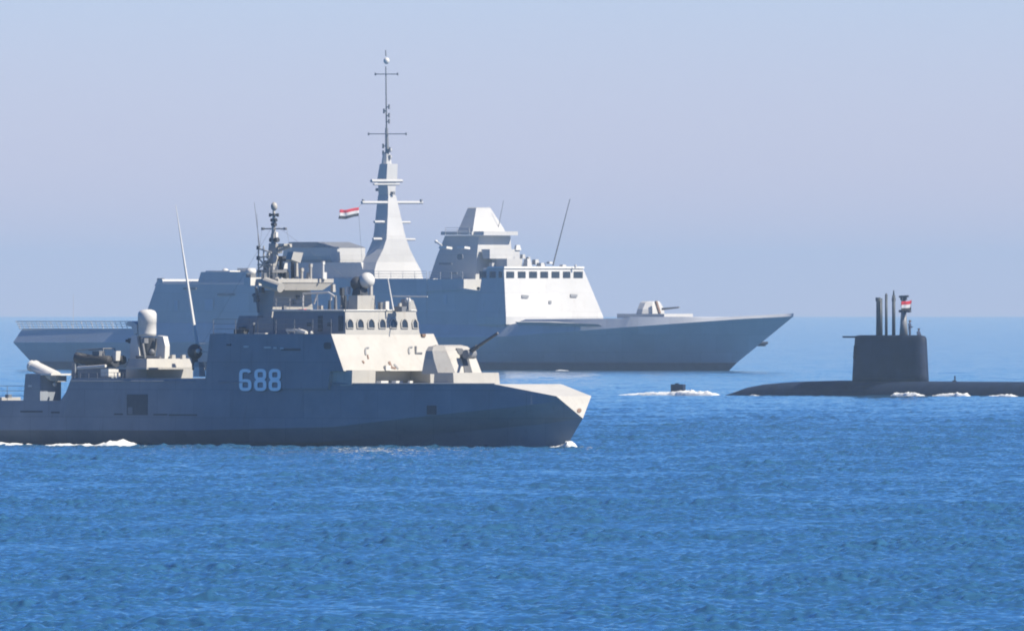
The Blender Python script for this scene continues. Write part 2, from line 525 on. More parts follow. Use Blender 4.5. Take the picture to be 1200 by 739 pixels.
def stroke(bm, path, hw, plane, th=0.015, off=0.006, closed=False):
    n = len(path); L = []; Rr = []
    for i in range(n):
        a = path[(i - 1) % n] if (closed or i > 0) else path[i]
        b = path[(i + 1) % n] if (closed or i < n - 1) else path[i]
        dx, dy = b[0] - a[0], b[1] - a[1]; l = math.hypot(dx, dy) or 1
        nx_, ny_ = -dy / l * hw, dx / l * hw
        L.append((path[i][0] + nx_, path[i][1] + ny_)); Rr.append((path[i][0] - nx_, path[i][1] - ny_))
    m_ = n if closed else n - 1
    nn = Vector(plane[1])
    for i in range(m_):
        j = (i + 1) % n
        q = [c.hit(*s_, plane[0], nn) for s_ in (L[i], L[j], Rr[j], Rr[i])]
        loft(bm, [[v + nn * off for v in q], [v + nn * (off + th) for v in q]])
def sup(cx, cy, rx, ry, a0=0, a1=360, n=24, e=0.62):
    pts = []
    for i in range(n + 1):
        t = R(a0 + (a1 - a0) * i / n)
        ct, st = math.cos(t), math.sin(t)
        pts.append((cx + rx * math.copysign(abs(ct) ** e, ct), cy + ry * math.copysign(abs(st) ** e, st)))
    return pts
def digit(ch, x0, y0, w, h, hw):
    bm = NB(); cx = x0 + w / 2
    lo = sup(cx, y0 + h * 0.73, w / 2 - hw, h * 0.27 - hw)[:-1]
    if ch == '8':
        up = sup(cx, y0 + h * 0.265, (w / 2 - hw) * 0.95, h * 0.265 - hw)[:-1]
        stroke(bm, up, hw, dp, closed=True); stroke(bm, lo, hw, dp, off=0.008, closed=True)
    else:
        stroke(bm, lo, hw, dp, closed=True)
        rx = w / 2 - hw
        arc = sup(cx, y0 + h * 0.30, rx, h * 0.30 - hw, 335, 180, 16)
        stroke(bm, arc + [(cx - rx, y0 + h * 0.72)], hw, dp, off=0.008)
    return bm
for ch, x0 in (('6', 280.5), ('8', 298), ('8', 315)):
    link('hull_number', digit(ch, x0 + 1.1, 433, 14.5, 26, 2.0), 'dark', deckhouse)
    for v in deckhouse.children[-1].data.vertices: v.co -= dp[1] * 0.012
    link('hull_number', digit(ch, x0, 432, 14.5, 26, 1.95), 'number', deckhouse)

# small lit fittings on the upper edge of the deckhouse side
for (a, b, y, mm) in ((286, 292, 406, 'white'), (310, 318, 407, 'white'), (321, 325, 407.5, 'white'), (329, 333, 408, 'white'), (266, 271, 404, 'dark'), (330, 352, 409.5, 'dark')):
    link('side_light', c.decal(NB(), rect(a, y - 1, b, y + 1), *dp, 0.05), mm, deckhouse)
# bulge near the forward top corner and dark opening
link('side_port', c.decal(NB(), sup(384, 405, 4, 4)[:-1], *dp, 0.04), 'dark', deckhouse)

# wheelhouse
xw_, ww_, zw_ = c.R(405, 492, 391)
xt_, wt_, zt_ = c.R(404.5, 487, 364)
xaft = c.X(317, 378, -3.2)
bm = NB()
zc = z_top - 0.05
loft(bm, [ring(zc, xaft, xw_, ww_, chf=0.0), ring(zt_, xaft + 0.1, xt_, wt_)])
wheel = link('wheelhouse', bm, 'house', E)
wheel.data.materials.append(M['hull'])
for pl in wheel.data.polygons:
    if pl.normal.y < -0.9: pl.material_index = 1  # starboard side alone is darkened, its shade painted in
wp = plane3(Vector((xw_, -ww_, zc)), Vector((xw_, ww_, zc)), Vector((xt_, wt_, zt_)), (1, 0, 0))
for i, cx in enumerate((409.3, 421.4, 434.2, 447.2, 460.2, 473.2, 485.5)):
    hw = 3.7 if i < 6 else 2.8
    pts = [(cx - hw + 0.6, 384.5), (cx + hw + 0.8, 384.5), (cx + hw + 0.5, 378), (cx + hw - 1.2, 374.8), (cx, 373.3), (cx - hw + 1.4, 374.8), (cx - hw, 378)]
    w_ = link('window', c.decal(NB(), pts, *wp, 0.03), 'glass', wheel)
    fm = NB(); stroke(fm, pts, 0.55, wp, th=0.07, closed=True)
    link('window_frame', fm, 'house', wheel)
# side door and windows of the wheelhouse
wsp = (Vector((0, -(ww_ + wt_) / 2, 0)), Vector((0, -1, 0)))
wsp = plane3(Vector((xaft, -ww_, zc)), Vector((xw_, -ww_, zc)), Vector((xaft, -wt_, zt_)), (0, -1, 0))
for (a, b, y0, y1) in ((373, 378, 370, 388), (397, 402, 370, 388), (384, 389, 378, 382), (360, 365, 378, 382)):
    link('side_door', c.decal(NB(), rect(a, y0, b, y1), *wsp, 0.04), 'dark', wheel)
# roof edge rail
bm = NB()
tube(bm, (xaft, -wt_ - 0.06, zt_ + 0.02), (xt_, -wt_ - 0.06, zt_ + 0.02), 0.06, n=6)
tube(bm, (xt_ + 0.03, -wt_, zt_ + 0.02), (xt_ + 0.03, wt_, zt_ + 0.02), 0.05, n=6)
link('roof_edge', bm, 'white', wheel)

# fittings on the front of the deckhouse
dfp = plane3(Vector((xf_b, -4.56, c.Z(437, 403, -4.55))), Vector((xf_b, 4.56, c.Z(437, 403, -4.55))), Vector((xf_t, w_top, z_top)), (1, 0, 0))
def front_stroke(path, hw, mm, nm):
    b = NB(); stroke(b, path, hw, dfp, th=0.08); link(nm, b, mm, deckhouse)
front_stroke(sup(430, 412, 2.6, 4.2, 300, 110, 10), 0.8, 'mid', 'cleat')
front_stroke([(430, 416), (431, 421)], 0.6, 'rust', 'cleat')
front_stroke(sup(481, 411, 2.6, 4.0, 300, 110, 10), 0.8, 'mid', 'cleat')
front_stroke([(486.5, 406), (486.5, 414.3), (494, 414.3)], 1.0, 'dark', 'bracket')
front_stroke([(424, 423), (426, 426)], 0.8, 'rust', 'rust_mark')
front_stroke([(455, 424), (458, 431), (463, 432)], 1.2, 'rust', 'ladder_step')
front_stroke([(461, 427), (466, 433)], 0.8, 'mid', 'ladder_step')
bm = NB(); c.blk(bm, 450, 458, 428, 434, -0.8, 0.3); link('deck_locker', bm, 'white', E)
for (a, b) in ((441, 455), (459, 472), (478, 484)):
    bm = NB(); c.blk(bm, a, b, 446, 450.5, -2.5, 0.4)
    link('mooring_bitt', bm, 'white', E)
link('nav_light', c.blk(NB(), 492.5, 499, 391, 394.5, 3.4, .4), 'rust', E)

# tower under the mast
x1, w1, z1 = c.R(318, 368, 366); x2, w2, z2 = c.R(322, 364, 340)
x_a = c.X(303, 366, -w1); x_a2 = c.X(299, 340, -w2)
bm = NB(); loft(bm, [ring(z1 - 0.4, x_a, x1, w1), ring(z2, x_a2, x2, w2)])
tower = link('tower', bm, 'house', E)
tp = plane3(Vector((x1, -w1, z1)), Vector((x1, w1, z1)), Vector((x2, w2, z2)), (1, 0, 0))
link('tower_fitting', c.decal(NB(), rect(347, 346, 350, 350), *tp, 0.1), 'dark', tower)
link('tower_fitting', c.decal(NB(), rect(343, 352, 346, 356), *tp, 0.1), 'mid', tower)
bm = NB(); loft(bm, [ring(z1 - 1.2, x_a - 1.6, x_a + 0.3, w1 + 0.5), ring(z1 - 0.2, x_a - 1.3, x_a + 0.3, w1 + 0.4)])
link('aft_deckhouse', bm, 'hull', E)
# platform
x3, w3, z3 = c.R(326, 391, 331); _, _, z4 = c.R(326, 391, 326.5); x5, w5, z5 = c.R(334, 378, 340)
x_p = c.X(303, 331, -w3)
bm = NB(); loft(bm, [ring(z5, x_p + 0.8, x5, w5), ring(z3 - .05, x_p + .05, x3 - .05, w3 - .05), ring(z3, x_p, x3, w3), ring(z4, x_p, x3, w3)])
plat = link('radar_platform', bm, 'house', E)
bm = NB(); c.blk(bm, 286, 308, 325, 334.5, -1.6, 0.35); link('sensor_box', bm, 'white', plat)
bm = NB()
a = c.P(311, 331, -2.9); b_ = c.P(329, 337, -2.9)
tube(bm, a, b_, 0.34, 0.30, 14)
link('searchlight', bm, 'house', plat)
bm = NB(); c.ball(bm, 294, 318.5, 6.2, -1.6, 0.72); link('satellite_dome', bm, 'white', plat, True)
bm = NB(); c.blk(bm, 288, 300, 321, 326, -1.6, .5); link('dome_base', bm, 'mid', plat)
bm = NB()
c.rod(bm, (300, 336), (303, 366), 0.09, -2.0)
c.rod(bm, (297, 345), (303, 352), 0.12, -2.0)
c.blk(bm, 297, 304, 346, 354, -2.0, .5)
c.blk(bm, 303, 310, 336, 343, -1.8, .5)
link('aft_ladder', bm, 'mid', plat)

# mast
bm = NB()
c.rod(bm, (320, 327), (320, 285), 0.42, 0, 0.26)
c.rod(bm, (320.5, 285), (321, 252), 0.16, 0, 0.09)
mast = link('mast', bm, 'house', E)
bm = NB(); c.blk(bm, 301, 338, 316, 319.5, 0, .5); link('yard_platform', bm, 'mid', mast)
bm = NB(); c.rod(bm, (307, 268), (336, 268), 0.04, 0); c.blk(bm, 306, 310, 266.5, 269.5, 0); c.blk(bm, 332, 336, 266.5, 269.5, 0.0)
link('yard', bm, 'mid', mast)
bm = NB(); c.blk(bm, 315.5, 326.5, 250.5, 253, 0); c.rod(bm, (316.5, 250), (316.5, 254), .08); c.rod(bm, (325.5, 250), (325.5, 254), .08)
link('antenna_ring', bm, 'dark', mast)
bm = NB(); c.ball(bm, 321.3, 242, 4.0, 0, 1.25); c.rod(bm, (321, 247), (321, 252), .08)
link('mast_dome', bm, 'house', mast, True)
bm = NB(); c.rod(bm, (321, 246), (320.5, 237), .05); link('lightning_rod', bm, 'mid', mast)
bm = NB(); c.blk(bm, 320.5, 326, 272, 281, 0.1); link('antenna_box', bm, 'white', mast)
for a, b_, r_ in (((318, 258), (324, 258), .11), ((319, 263), (323, 263), .13), ((317, 281), (326, 281), .15)):
    bm = NB(); c.rod(bm, a, b_, r_); link('mast_collar', bm, 'dark', mast)
bm = NB()
c.rod(bm, (321, 290), (340, 287), .07); c.rod(bm, (321, 296), (341, 288), .09); c.rod(bm, (323, 286), (323, 297), .2)
c.blk(bm, 326, 334, 285.5, 289, 0)
c.blk(bm, 329, 342, 285.5, 288, 0, .3)
link('radar_bracket', bm, 'house', mast)
bm = NB()
for (a, b_) in (((303, 291), (303, 325)), ((309, 288), (309, 325)), ((303, 291), (318, 296)), ((303, 302), (316, 300)), ((303, 315), (316, 303)), ((303, 302), (314, 316)), ((302, 310), (318, 310))):
    c.rod(bm, a, b_, 0.05, -0.6)
link('aft_lattice', bm, 'house', mast)
for y in (288, 300):
    bm = NB(); c.blk(bm, 300.5, 304.7, y, y + 4.5, -0.6); link('lattice_lamp', bm, 'dark', mast)
bm = NB(); c.rod(bm, (304.5, 290), (298, 237), 0.028, -0.6, .012); link('whip_antenna', bm, 'mid', mast)
bm = NB(); c.rod(bm, (303, 290), (301, 250), 0.02, -0.9, .01); link('whip_antenna', bm, 'mid', mast)
bm = NB()
c.blk(bm, 325, 346, 303, 306, 0.5); c.blk(bm, 327, 331, 306, 325, 0.5); c.blk(bm, 341, 345, 305, 326, 0.8); c.blk(bm, 331, 339, 319, 326, 0.5)
c.blk(bm, 326, 336, 300, 304, .5)
link('radar_frame', bm, 'dark', plat)
bm = NB(); c.blk(bm, 331, 337, 308, 315, 0.9, .3); link('camera_turret', bm, 'white', plat)
# tilted director plate
bm = NB()
q = [c.Q(px, py, 1.8) for px, py in ((344, 295), (355.5, 296), (352, 308), (341.5, 304))]
loft(bm, [[v for v in q], [v - Vector((0.5, 0, 0)) for v in q]])
link('fire_control_radar', bm, 'house', plat)
bm = NB(); c.blk(bm, 345, 350, 306, 326, 0.9, .5, .7); link('radar_pedestal', bm, 'house', plat)
for (x, y, w_, mm) in ((342.5, 312, 3.0, 'house'), (353.5, 314, 3.5, 'house'), (364, 309, 3.2, 'house'), (378.5, 306, 3.0, 'white')):
    bm = NB(); c.rod(bm, (x, 326.5), (x, y), w_ / 2 / c.S, 1.2); c.blk(bm, x - w_ * .8, x + w_ * .8, y, y + 4, 1.2, .5)
    link('antenna_post', bm, mm, plat)
bm = NB(); c.blk(bm, 358, 366, 319, 327, 1.2, .5, .6); link('sensor_head', bm, 'house', plat)
bm = NB(); c.blk(bm, 377, 383, 319, 327, 1.5, .5); link('sensor_head', bm, 'white', plat)
# pipe frame beside the tower
bm = NB()
for (a, b_) in (((355, 365), (355, 344)), ((355, 344), (385, 342.5)), ((385, 342.5), (392, 347)), ((388, 344), (388, 352)), ((372, 344), (368, 356))):
    c.rod(bm, a, b_, 0.055, -0.6)
link('awning_frame', bm, 'white', E)
bm = NB(); c.blk(bm, 387, 393.5, 333, 342, 1.6, .5, .8); link('platform_knee', bm, 'house', plat)
bm = NB(); c.blk(bm, 350, 359, 362, 365.8, -1.5, .7); link('life_raft_cover', bm, 'orange', E)
for (a, b_, y) in ((384, 388.5, 352), (391, 395.5, 346), (402, 407, 346)):
    bm = NB(); c.blk(bm, a, b_, y, 366, 0.3, .5, .6); link('deck_post', bm, 'dark' if a != 391 else 'mid', E)
bm = NB(); c.blk(bm, 408, 440, 346, 366, -0.5, 0.34, .96); c.blk(bm, 405, 411, 352, 366, -1.0, .5, .7); radar_house = link('radar_house', bm, 'house', E)
bm = NB(); c.blk(bm, 428, 439, 355, 366, 0.8, 0.3); link('locker', bm, 'white', radar_house)
bm = NB(); c.ball(bm, 430, 328.5, 9.4, 0.4); dome = link('radar_dome', bm, 'white', E, True)
bm = NB(); c.ball(bm, 418.5, 332, 8.2, 0.1); c.blk(bm, 412, 432, 337, 347, 0.2, .5, .8); link('dome_mount', bm, 'dark', dome)
bm = NB(); c.blk(bm, 432, 437, 335, 347, .2, .5); link('dome_leg', bm, 'house', dome)
bm = NB(); c.blk(bm, 405, 411, 336, 345, -.3, .4); link('lookout_box', bm, 'white', E)
bm = NB(); c.blk(bm, 398, 404, 337, 346, .3, .5); link('signal_box', bm, 'dark', E)
bm = NB(); c.rod(bm, (401, 346), (401, 366), .1, .3); link('signal_post', bm, 'mid', E)
bm = NB(); c.rod(bm, (461, 364), (454.5, 326), 0.06, 0.6, .03); link('whip_antenna', bm, 'white', E)
bm = NB(); c.blk(bm, 443, 449, 354, 364, .5, .5); link('vent_box', bm, 'mid', E)
bm = NB(); c.blk(bm, 462, 477, 359, 365, 1, .6); link('vent_box', bm, 'mid', E)
bm = NB(); c.blk(bm, 449.5, 456, 353, 364, .8, .4); link('searchlight_box', bm, 'white', E)
bm = NB(); c.rod(bm, (460, 347), (501, 347.5), 0.035, 1.5); link('navigation_radar', bm, 'white', E)
bm = NB(); c.ball(bm, 478, 352, 3.6, 1.5); link('compass_dome', bm, 'white', E, True)
bm = NB(); c.rod(bm, (479, 364), (479, 354), .16, 1.5); link('dome_post', bm, 'house', E)
bm = NB()
q = [c.Q(px, py, xt_ - 0.2) for px, py in ((476, 365), (489, 365), (484.5, 352), (480, 350))]
loft(bm, [[v for v in q], [v - Vector((0.7, 0, 0)) for v in q]])
link('roof_fairing', bm, 'house', E)
# things on the aft part of the deckhouse roof
bm = NB(); c.blk(bm, 274, 291, 386, 391.5, -2.6, .7); c.blk(bm, 280, 288, 383, 387, -2.6, .5); link('winch', bm, 'dark', E)
bm = NB(); c.blk(bm, 292, 300, 378, 391.5, -2.9, .6); c.blk(bm, 298, 330, 372, 391.5, -2.9, .7, .9); link('engine_casing', bm, 'hull', E)
for a in (250, 298):
    bm = NB(); c.blk(bm, a, a + 16, 390, 391.8, -4, .8); link('coaming', bm, 'white', E)
bm = NB(); c.rod(bm, (336, 386.5), (352, 387.5), .09, -3.9); c.rod(bm, (350, 387), (359, 390), .14, -3.9); c.rod(bm, (345, 390), (360, 391), .06, -3.9)
c.rod(bm, (336, 386.5), (338, 391), .05, -3.9)
link('davit', bm, 'white', E)
bm = NB(); c.ball(bm, 365, 390, 2.2, -4); link('capstan', bm, 'white', E)

# fore gun
def rings_px(rows, chf):
    out = []
    for (y, xa, pf0, pf1) in rows:
        x, wf, z = c.R(pf0, pf1, y)
        w = wf + chf
        out.append((z, x, w, xa))
    return out
bm = NB()
rs = []
for (y, pa, p0, p1, ch) in ((438, 494, 534, 565, 0.75), (421, 497, 527.5, 558.5, 0.7), (411, 499, 523, 554, 0.6), (406, 502, 521.5, 548, 0.5), (404, 511, 520.5, 540, 0.4)):
    x, wf, z = c.R(p0, p1, y); w = wf + ch
    xa = c.X(pa, y, -w)
    rs.append(ring(z, xa, x, w, chf=ch))
loft(bm, rs)
gun = link('gun_house', bm, 'house', E)
x0, wf0, z0 = c.R(534, 565, 438); x1_, wf1, z1_ = c.R(523, 554, 411)
gp_ = plane3(Vector((x0, -wf0, z0)), Vector((x0, wf0, z0)), Vector((x1_, wf1, z1_)), (1, 0, 0))
bm = NB(); c.decal(bm, [(544, 437.5), (553, 436.5), (550, 426), (548, 417), (541, 408.5), (534, 408), (536, 413), (540, 418), (542.5, 427)], *gp_, 0.05)
link('gun_slot', bm, 'dark', gun)
bm = NB()
zb = c.P(549, 413, 0)
tip = c.P(583.5, 390, 0)
tube(bm, zb + (zb - tip).normalized() * .8, zb + (tip - zb) * .3, 0.17, 0.14, 12)
tube(bm, zb + (tip - zb) * .28, tip, 0.10, 0.085, 12)
link('gun_barrel', bm, 'dark', gun)
bm = NB(); tube(bm, zb + Vector((.1, -.35, -.1)), zb + Vector((.1, .35, -.1)), 0.28, n=14); link('mantlet', bm, 'mid', gun)
bm = NB(); c.ball(bm, 552.5, 412, 3.2, 0.3); link('sight', bm, 'white', gun)
bm = NB()
x, w, z = c.R(532, 586, 450.5); xa = c.X(508, 450, -w)
x2, w2_, z2_ = c.R(531, 584.5, 436.5)
loft(bm, [ring(z - .1, xa, x, w), ring(z2_, xa + .05, x2, w2_)])
link('gun_platform', bm, 'house', E)

# -------- after part: close-in gun
bm = NB()
x, w, z = c.R(172, 226, 430); x2, w2_, z2_ = c.R(172, 222, 420)
loft(bm, [ring(zmid - .1, c.X(147, 440, -w), x, w), ring(z, c.X(148, 430, -w), x, w), ring(z2_, c.X(152, 420, -w2_), x2, w2_)])
link('weapon_platform', bm, 'house', E)
bm = NB(); c.blk(bm, 136, 240, 430.5, 432.5, -1.3, .35); link('platform_rim', bm, 'house', E)
bm = NB()
pc = c.P(172.5, 393, 0); s_ = 1 / c.S
lathe(bm, (pc.x, pc.y, pc.z), [(10.6 * s_, -1 * s_), (10.8 * s_, 3 * s_), (10.8 * s_, 15 * s_), (11.1 * s_, 15.3 * s_), (11.2 * s_, 23 * s_), (10.8 * s_, 26.5 * s_), (9 * s_, 29 * s_), (5 * s_, 30.6 * s_), (0, 31 * s_)], 24)
ciws = link('gun_radome', bm, 'white', E, False)
for pl in ciws.data.polygons: pl.use_smooth = abs(pl.normal.z) < 0.99
bm = NB(); lathe(bm, (pc.x, pc.y, pc.z - 27 * s_), [(7 * s_, 0), (8.5 * s_, 8 * s_), (9.5 * s_, 25 * s_)], 16); link('gun_body', bm, 'dark', ciws)
bm = NB(); c.ball(bm, 178, 412, 3.4, -.9); link('ammunition_drum', bm, 'mid', ciws)
bm = NB(); q0 = [(153, 425), (164, 425), (163, 410), (160, 393), (154, 393), (152, 408)]
def slab(bm, pts, v0, v1, z_=None):
    a = [c.P(x, y, v0) for x, y in pts]; loft(bm, [a, [p_ + Vector((0, v1 - v0, 0)) for p_ in a]]); return bm
slab(bm, q0, -0.6, -0.25); slab(bm, [(184, 418), (193, 421), (193.5, 405), (191, 394), (184, 393)], .1, .5)
link('gun_cheek', bm, 'white', ciws)
bm = NB(); slab(bm, [(157, 392), (161, 390), (160, 380), (154, 376), (148, 378), (148, 381), (153, 382), (156, 386)], -0.5, 0.1); link('search_antenna', bm, 'white', ciws)
bm = NB(); c.rod(bm, (148, 399), (162, 400), .09, -.3); c.blk(bm, 150, 158, 396, 402, -.3); link('gun_barrel', bm, 'dark', ciws)
# decoy sphere and tall whip
bm = NB(); c.ball(bm, 228.5, 412, 9.2, -3.0); c.rod(bm, (228, 420), (229, 433), .2, -3.0); sph = link('sensor_sphere', bm, 'dark', E, True)
bm = NB(); a = c.P(232, 411, -3.6); ball(bm, a, 2.6 / c.S); link('sphere_lens', bm, 'white', sph, True)
bm = NB(); c.rod(bm, (230.5, 403), (206, 240), 0.13, -3.0, 0.015); link('whip_antenna', bm, 'white', E)
for (a, b_) in (((232, 403), (245, 402.5)), ((236, 412), (245, 412))):
    bm = NB(); c.rod(bm, a, b_, .035, -3.2); link('stay', bm, 'white', sph)
bm = NB(); c.blk(bm, 226, 241, 430, 441, -3.9, .5, .75); link('ventilation_cowl', bm, 'white', E)
bm = NB(); c.blk(bm, 226, 240, 424, 431, -3.2, .5, .7); link('sphere_base', bm, 'house', E)
# stern deck launcher
bm = NB()
xa0 = c.X(28.5, 452, -4.6); xb0 = c.X(47, 452, -4.6)
loft(bm, [ring(zaft - .1, xa0 - .1, xb0, .9, -3.7), ring(c.Z(438, 40, -4.6), xa0 + .1, xb0, .9, -3.7)])
stand = link('launcher_stand', bm, 'hull', E)
bm = NB(); c.blk(bm, 32, 84, 437.5, 439.5, -3.7, .55); link('launcher_table', bm, 'white', stand)
for (a, b_, y0, y1, v_) in ((62, 78, 440, 447, -3.3), (55, 66, 463, 470, -3.4), (64, 69, 441, 470, -2.9)):
    bm = NB(); c.blk(bm, a, b_, y0, y1, v_, .35); link('launcher_fitting', bm, 'house', stand)
bm = NB(); c.ball(bm, 64, 450, 2.5, -3.6); link('floodlight', bm, 'white', stand)
bm = NB(); c.blk(bm, 33, 38, 451, 453, -4.6, .8); link('cover_plate', bm, 'white', stand)
for dv in (0, .75):
    bm = NB()
    a = c.P(37 + dv * 6, 428.5, -3.9 + dv); b_ = c.P(63 + dv * 6, 441, -3.9 + dv)
    tube(bm, a, b_, .30, .30, 16)
    link('missile_canister', bm, 'white', stand)
    bm = NB(); d = (b_ - a).normalized(); tube(bm, a - d * .08, a + d * .1, .34, .34, 16); link('canister_cap', bm, 'white', stand)
# low deck at the very stern
bm = NB(); c.blk(bm, -30, 25, 465, 470, -2, .6); link('stern_locker', bm, 'house', E)
bm = NB(); c.blk(bm, 6, 14, 462, 466, -3, .5); link('stern_winch', bm, 'mid', E)
# railing of the after deck
bm = NB()
for px in range(84, 150, 10): c.rod(bm, (px, 444), (px, 436), .018, -4.4)
c.rod(bm, (84, 436.4), (150, 436.4), .014, -4.4); c.rod(bm, (84, 440), (150, 440), .012, -4.4)
link('guard_rail', bm, 'mid', E)
# shadowed recess and machinery on the after deck
bm = NB(); c.blk(bm, 92, 150, 431, 445, -1.2, .6); c.blk(bm, 84, 92, 424, 445, -1.6, .5); link('boat_cradle', bm, 'hull', E)
bm = NB(); c.blk(bm, 118, 139, 432, 441, -2.6, .45); c.blk(bm, 137, 141, 436, 446, -3, .5); link('deck_crane_base', bm, 'white', E)
bm = NB(); c.rod(bm, (91, 431), (124, 428.5), .09, -3.1); link('cradle_beam', bm, 'white', E)

# inflatable boat resting on the cradle
def rib_boat():
    e = bpy.data.objects.new('inflatable_boat', None); COL.objects.link(e)
    pc = c.P(113, 430, -1.6)
    e.location = c.M @ Vector((pc.x, pc.y, pc.z)); e.rotation_euler = (0, 0, -c.al + math.pi)
    tag(e, 'small black inflatable boat on the after deck of the corvette', 'boat')
    bm = NB()
    L, wb, r = 1.75, .62, .27
    path = [(-L, -wb, .45), (-L * .3, -wb, .42), (L * .3, -wb, .44), (L * .7, -wb * .75, .52), (L, 0, .66), (L * .7, wb * .75, .52), (L * .3, wb, .44), (-L * .3, wb, .42), (-L, wb, .45)]
    rr = []
    for i, p_ in enumerate(path):
        a = Vector(path[max(i - 1, 0)]); b_ = Vector(path[min(i + 1, len(path) - 1)]); d = (b_ - a).normalized()
        u = d.cross(Vector((0, 0, 1))).normalized(); v = u.cross(d)
        rr.append([Vector(p_) + (u * math.cos(t * .5236) + v * math.sin(t * .5236)) * r for t in range(12)])
    loft(bm, rr)
    link('inflatable_tube', bm, 'rubber', e, True)
    bm = NB(); loft(bm, [[Vector(q) for q in ((-L, -.1, 0), (L * .5, 0, .05), (-L, .1, 0))], [Vector(q) for q in ((-L, -wb, .35), (L * .8, 0, .5), (-L, wb, .35))]])
    link('boat_hull', bm, 'dark', e)
    bm = NB(); box(bm, -.5, .1, -.25, .25, .35, 1.0); link('steering_console', bm, 'mid', e)
    bm = NB(); loft(bm, [ring(.4, -L - .15, -L + .15, .17), ring(1.0, -L - .2, -L + .22, .2)]); link('outboard_motor', bm, 'white', e)
    bm = NB()
    for y in (-.5, .5): tube(bm, (-1.2, y, .6), (-1.1, y, 1.15), .035); 
    tube(bm, (-1.1, -.5, 1.15), (-1.1, .5, 1.15), .035); tube(bm, (-1.1, -.5, 1.15), (1.2, -.5, 1.05), .03); tube(bm, (-1.1, .5, 1.15), (1.2, .5, 1.05), .03)
    link('roll_bar', bm, 'mid', e)
rib_boat()

def rail(ship, name, x0, x1, y0, y1, z, h, r, parent, mm='mid', step=1.5, rows=3):
    """stanchions with wires from (x0, y0) to (x1, y1) at deck height z"""
    bm = NB(); a = Vector((x0, y0, z)); b_ = Vector((x1, y1, z)); n = max(2, int((b_ - a).length / step))
    for i in range(n + 1):
        p_ = a.lerp(b_, i / n); tube(bm, p_, p_ + Vector((0, 0, h)), r * 1.3, n=5)
    for k in range(1, rows + 1):
        up = Vector((0, 0, h * k / rows)); tube(bm, a + up, b_ + up, r, n=5)
    return link(name, bm, mm, parent)
rail(c, 'guard_rail', xa_t + .2, xaft, -w_top + .1, -w_top + .1, z_top, .9, .016, E)
rail(c, 'guard_rail', xaft, xf_t - .1, -w_top + .1, -w_top + .1, z_top, .9, .016, E)
rail(c, 'guard_rail', xaft + .2, xt_ - 2.5, -wt_ + .1, -wt_ + .1, zt_, .8, .014, E, 'house', 1.0)
rail(c, 'guard_rail', x_p + .2, x3 - .2, -w3 + .08, -w3 + .08, z4, .75, .014, E, 'house', .8)
rail(c, 'guard_rail', -39.5, c.X(27, 465, -4.5), -4.3, -4.3, zaft, .9, .016, E)
for (a, b_, y0, y1, v_, mm) in ((309, 316, 305, 316, -.2, 'mid'), (324, 331, 289, 297, .3, 'mid'), (312, 318, 296, 303, -.4, 'house'), (326, 333, 312, 318, .9, 'house'),
                               (306, 313, 320, 327, -1.4, 'mid'), (316, 323, 320, 327, -1.2, 'dark'), (333, 339, 321, 327, 1.2, 'house'), (317, 324, 274, 280, 0, 'mid')):
    bm = NB(); c.blk(bm, a, b_, y0, y1, v_, .5, .85); link('mast_fitting', bm, mm, mast)
for (a, b_, y0, y1, v_, mm) in ((412, 418, 349, 356, -1.1, 'mid'), (443, 447, 364, 368, 3.0, 'mid'), (371, 379, 358, 366, -.8, 'house'), (398, 402, 358, 366, -1.2, 'house'),
                               (330, 336, 358, 366, -2.0, 'mid'), (466, 471, 355, 362, 2.2, 'house')):
    bm = NB(); c.blk(bm, a, b_, y0, y1, v_, .45, .9); link('roof_box', bm, mm, E)
for (x0_, y0_, x1_p, y1_p, v_) in ((166, 396, 170, 420, -.7), (184, 396, 180, 420, .5), (160, 418, 188, 419, -.6)):
    bm = NB(); c.rod(bm, (x0_, y0_), (x1_p, y1_p), .09, v_); link('mount_strut', bm, 'mid', ciws)
bm = NB(); c.blk(bm, 166, 174, 396, 402, -1.0, .4); link('camera_box', bm, 'mid', ciws)
bm = NB(); c.blk(bm, 150, 168, 420, 425, -1.4, .6); link('ammunition_locker', bm, 'mid', ciws)
for px in (188, 199, 211):
    bm = NB(); c.blk(bm, px, px + 7, 415.5, 420.5, .6, .4, .9); link('deck_locker', bm, 'house', E)
for a, b_ in (((321, 262), (455, 364)), ((321, 262), (236, 405)), ((307, 268), (300, 325)), ((336, 268), (341, 300))):
    bm = NB(); c.rod(bm, a, b_, .007, 0, n=4); link('rigging_wire', bm, 'mid', mast)

# =================================================================== FRIGATE
g = Ship('naval_frigate', 473, 432.5, 45)
tag(g.e, 'large pale grey frigate with tall tapering mast behind the corvette', 'warship')
G = g.e
XT = g.X(930, 367, 0); ZT = g.P(930, 367, 0).z
XWL = g.X(855, 433, 0)
XS = g.X(15, 401, -10)
def gz(px, py, v=-9.5): return g.P(px, py, v).z
gWK = curve([(XS, 9.95), (-30, 10), (15, 10), (30, 9.5), (40, 8.6), (50, 7.1), (60, 4.9), (68, 2.7), (XT - 1, .5), (XT, 0)])
gWD = curve([(XS, 9.0), (-30, 9.1), (15, 9.1), (30, 8.7), (40, 8.0), (50, 6.4), (60, 4.0), (68, 1.8), (XT - 1, .12), (XT, 0)])
gWW = curve([(XS, 8.6), (-30, 8.7), (10, 8.5), (25, 7.3), (40, 4.9), (52, 2.4), (XWL, 0)])
zkn = [(XS, gz(15, 401)), (g.X(200, 400, -10), gz(200, 401)), (g.X(593, 393, -10), gz(593, 394)), (g.X(760, 380.5, -8), gz(760, 380.5, -8)), (g.X(860, 373.5, -4.5), gz(860, 373.5, -4.5)), (XT, ZT - .42)]
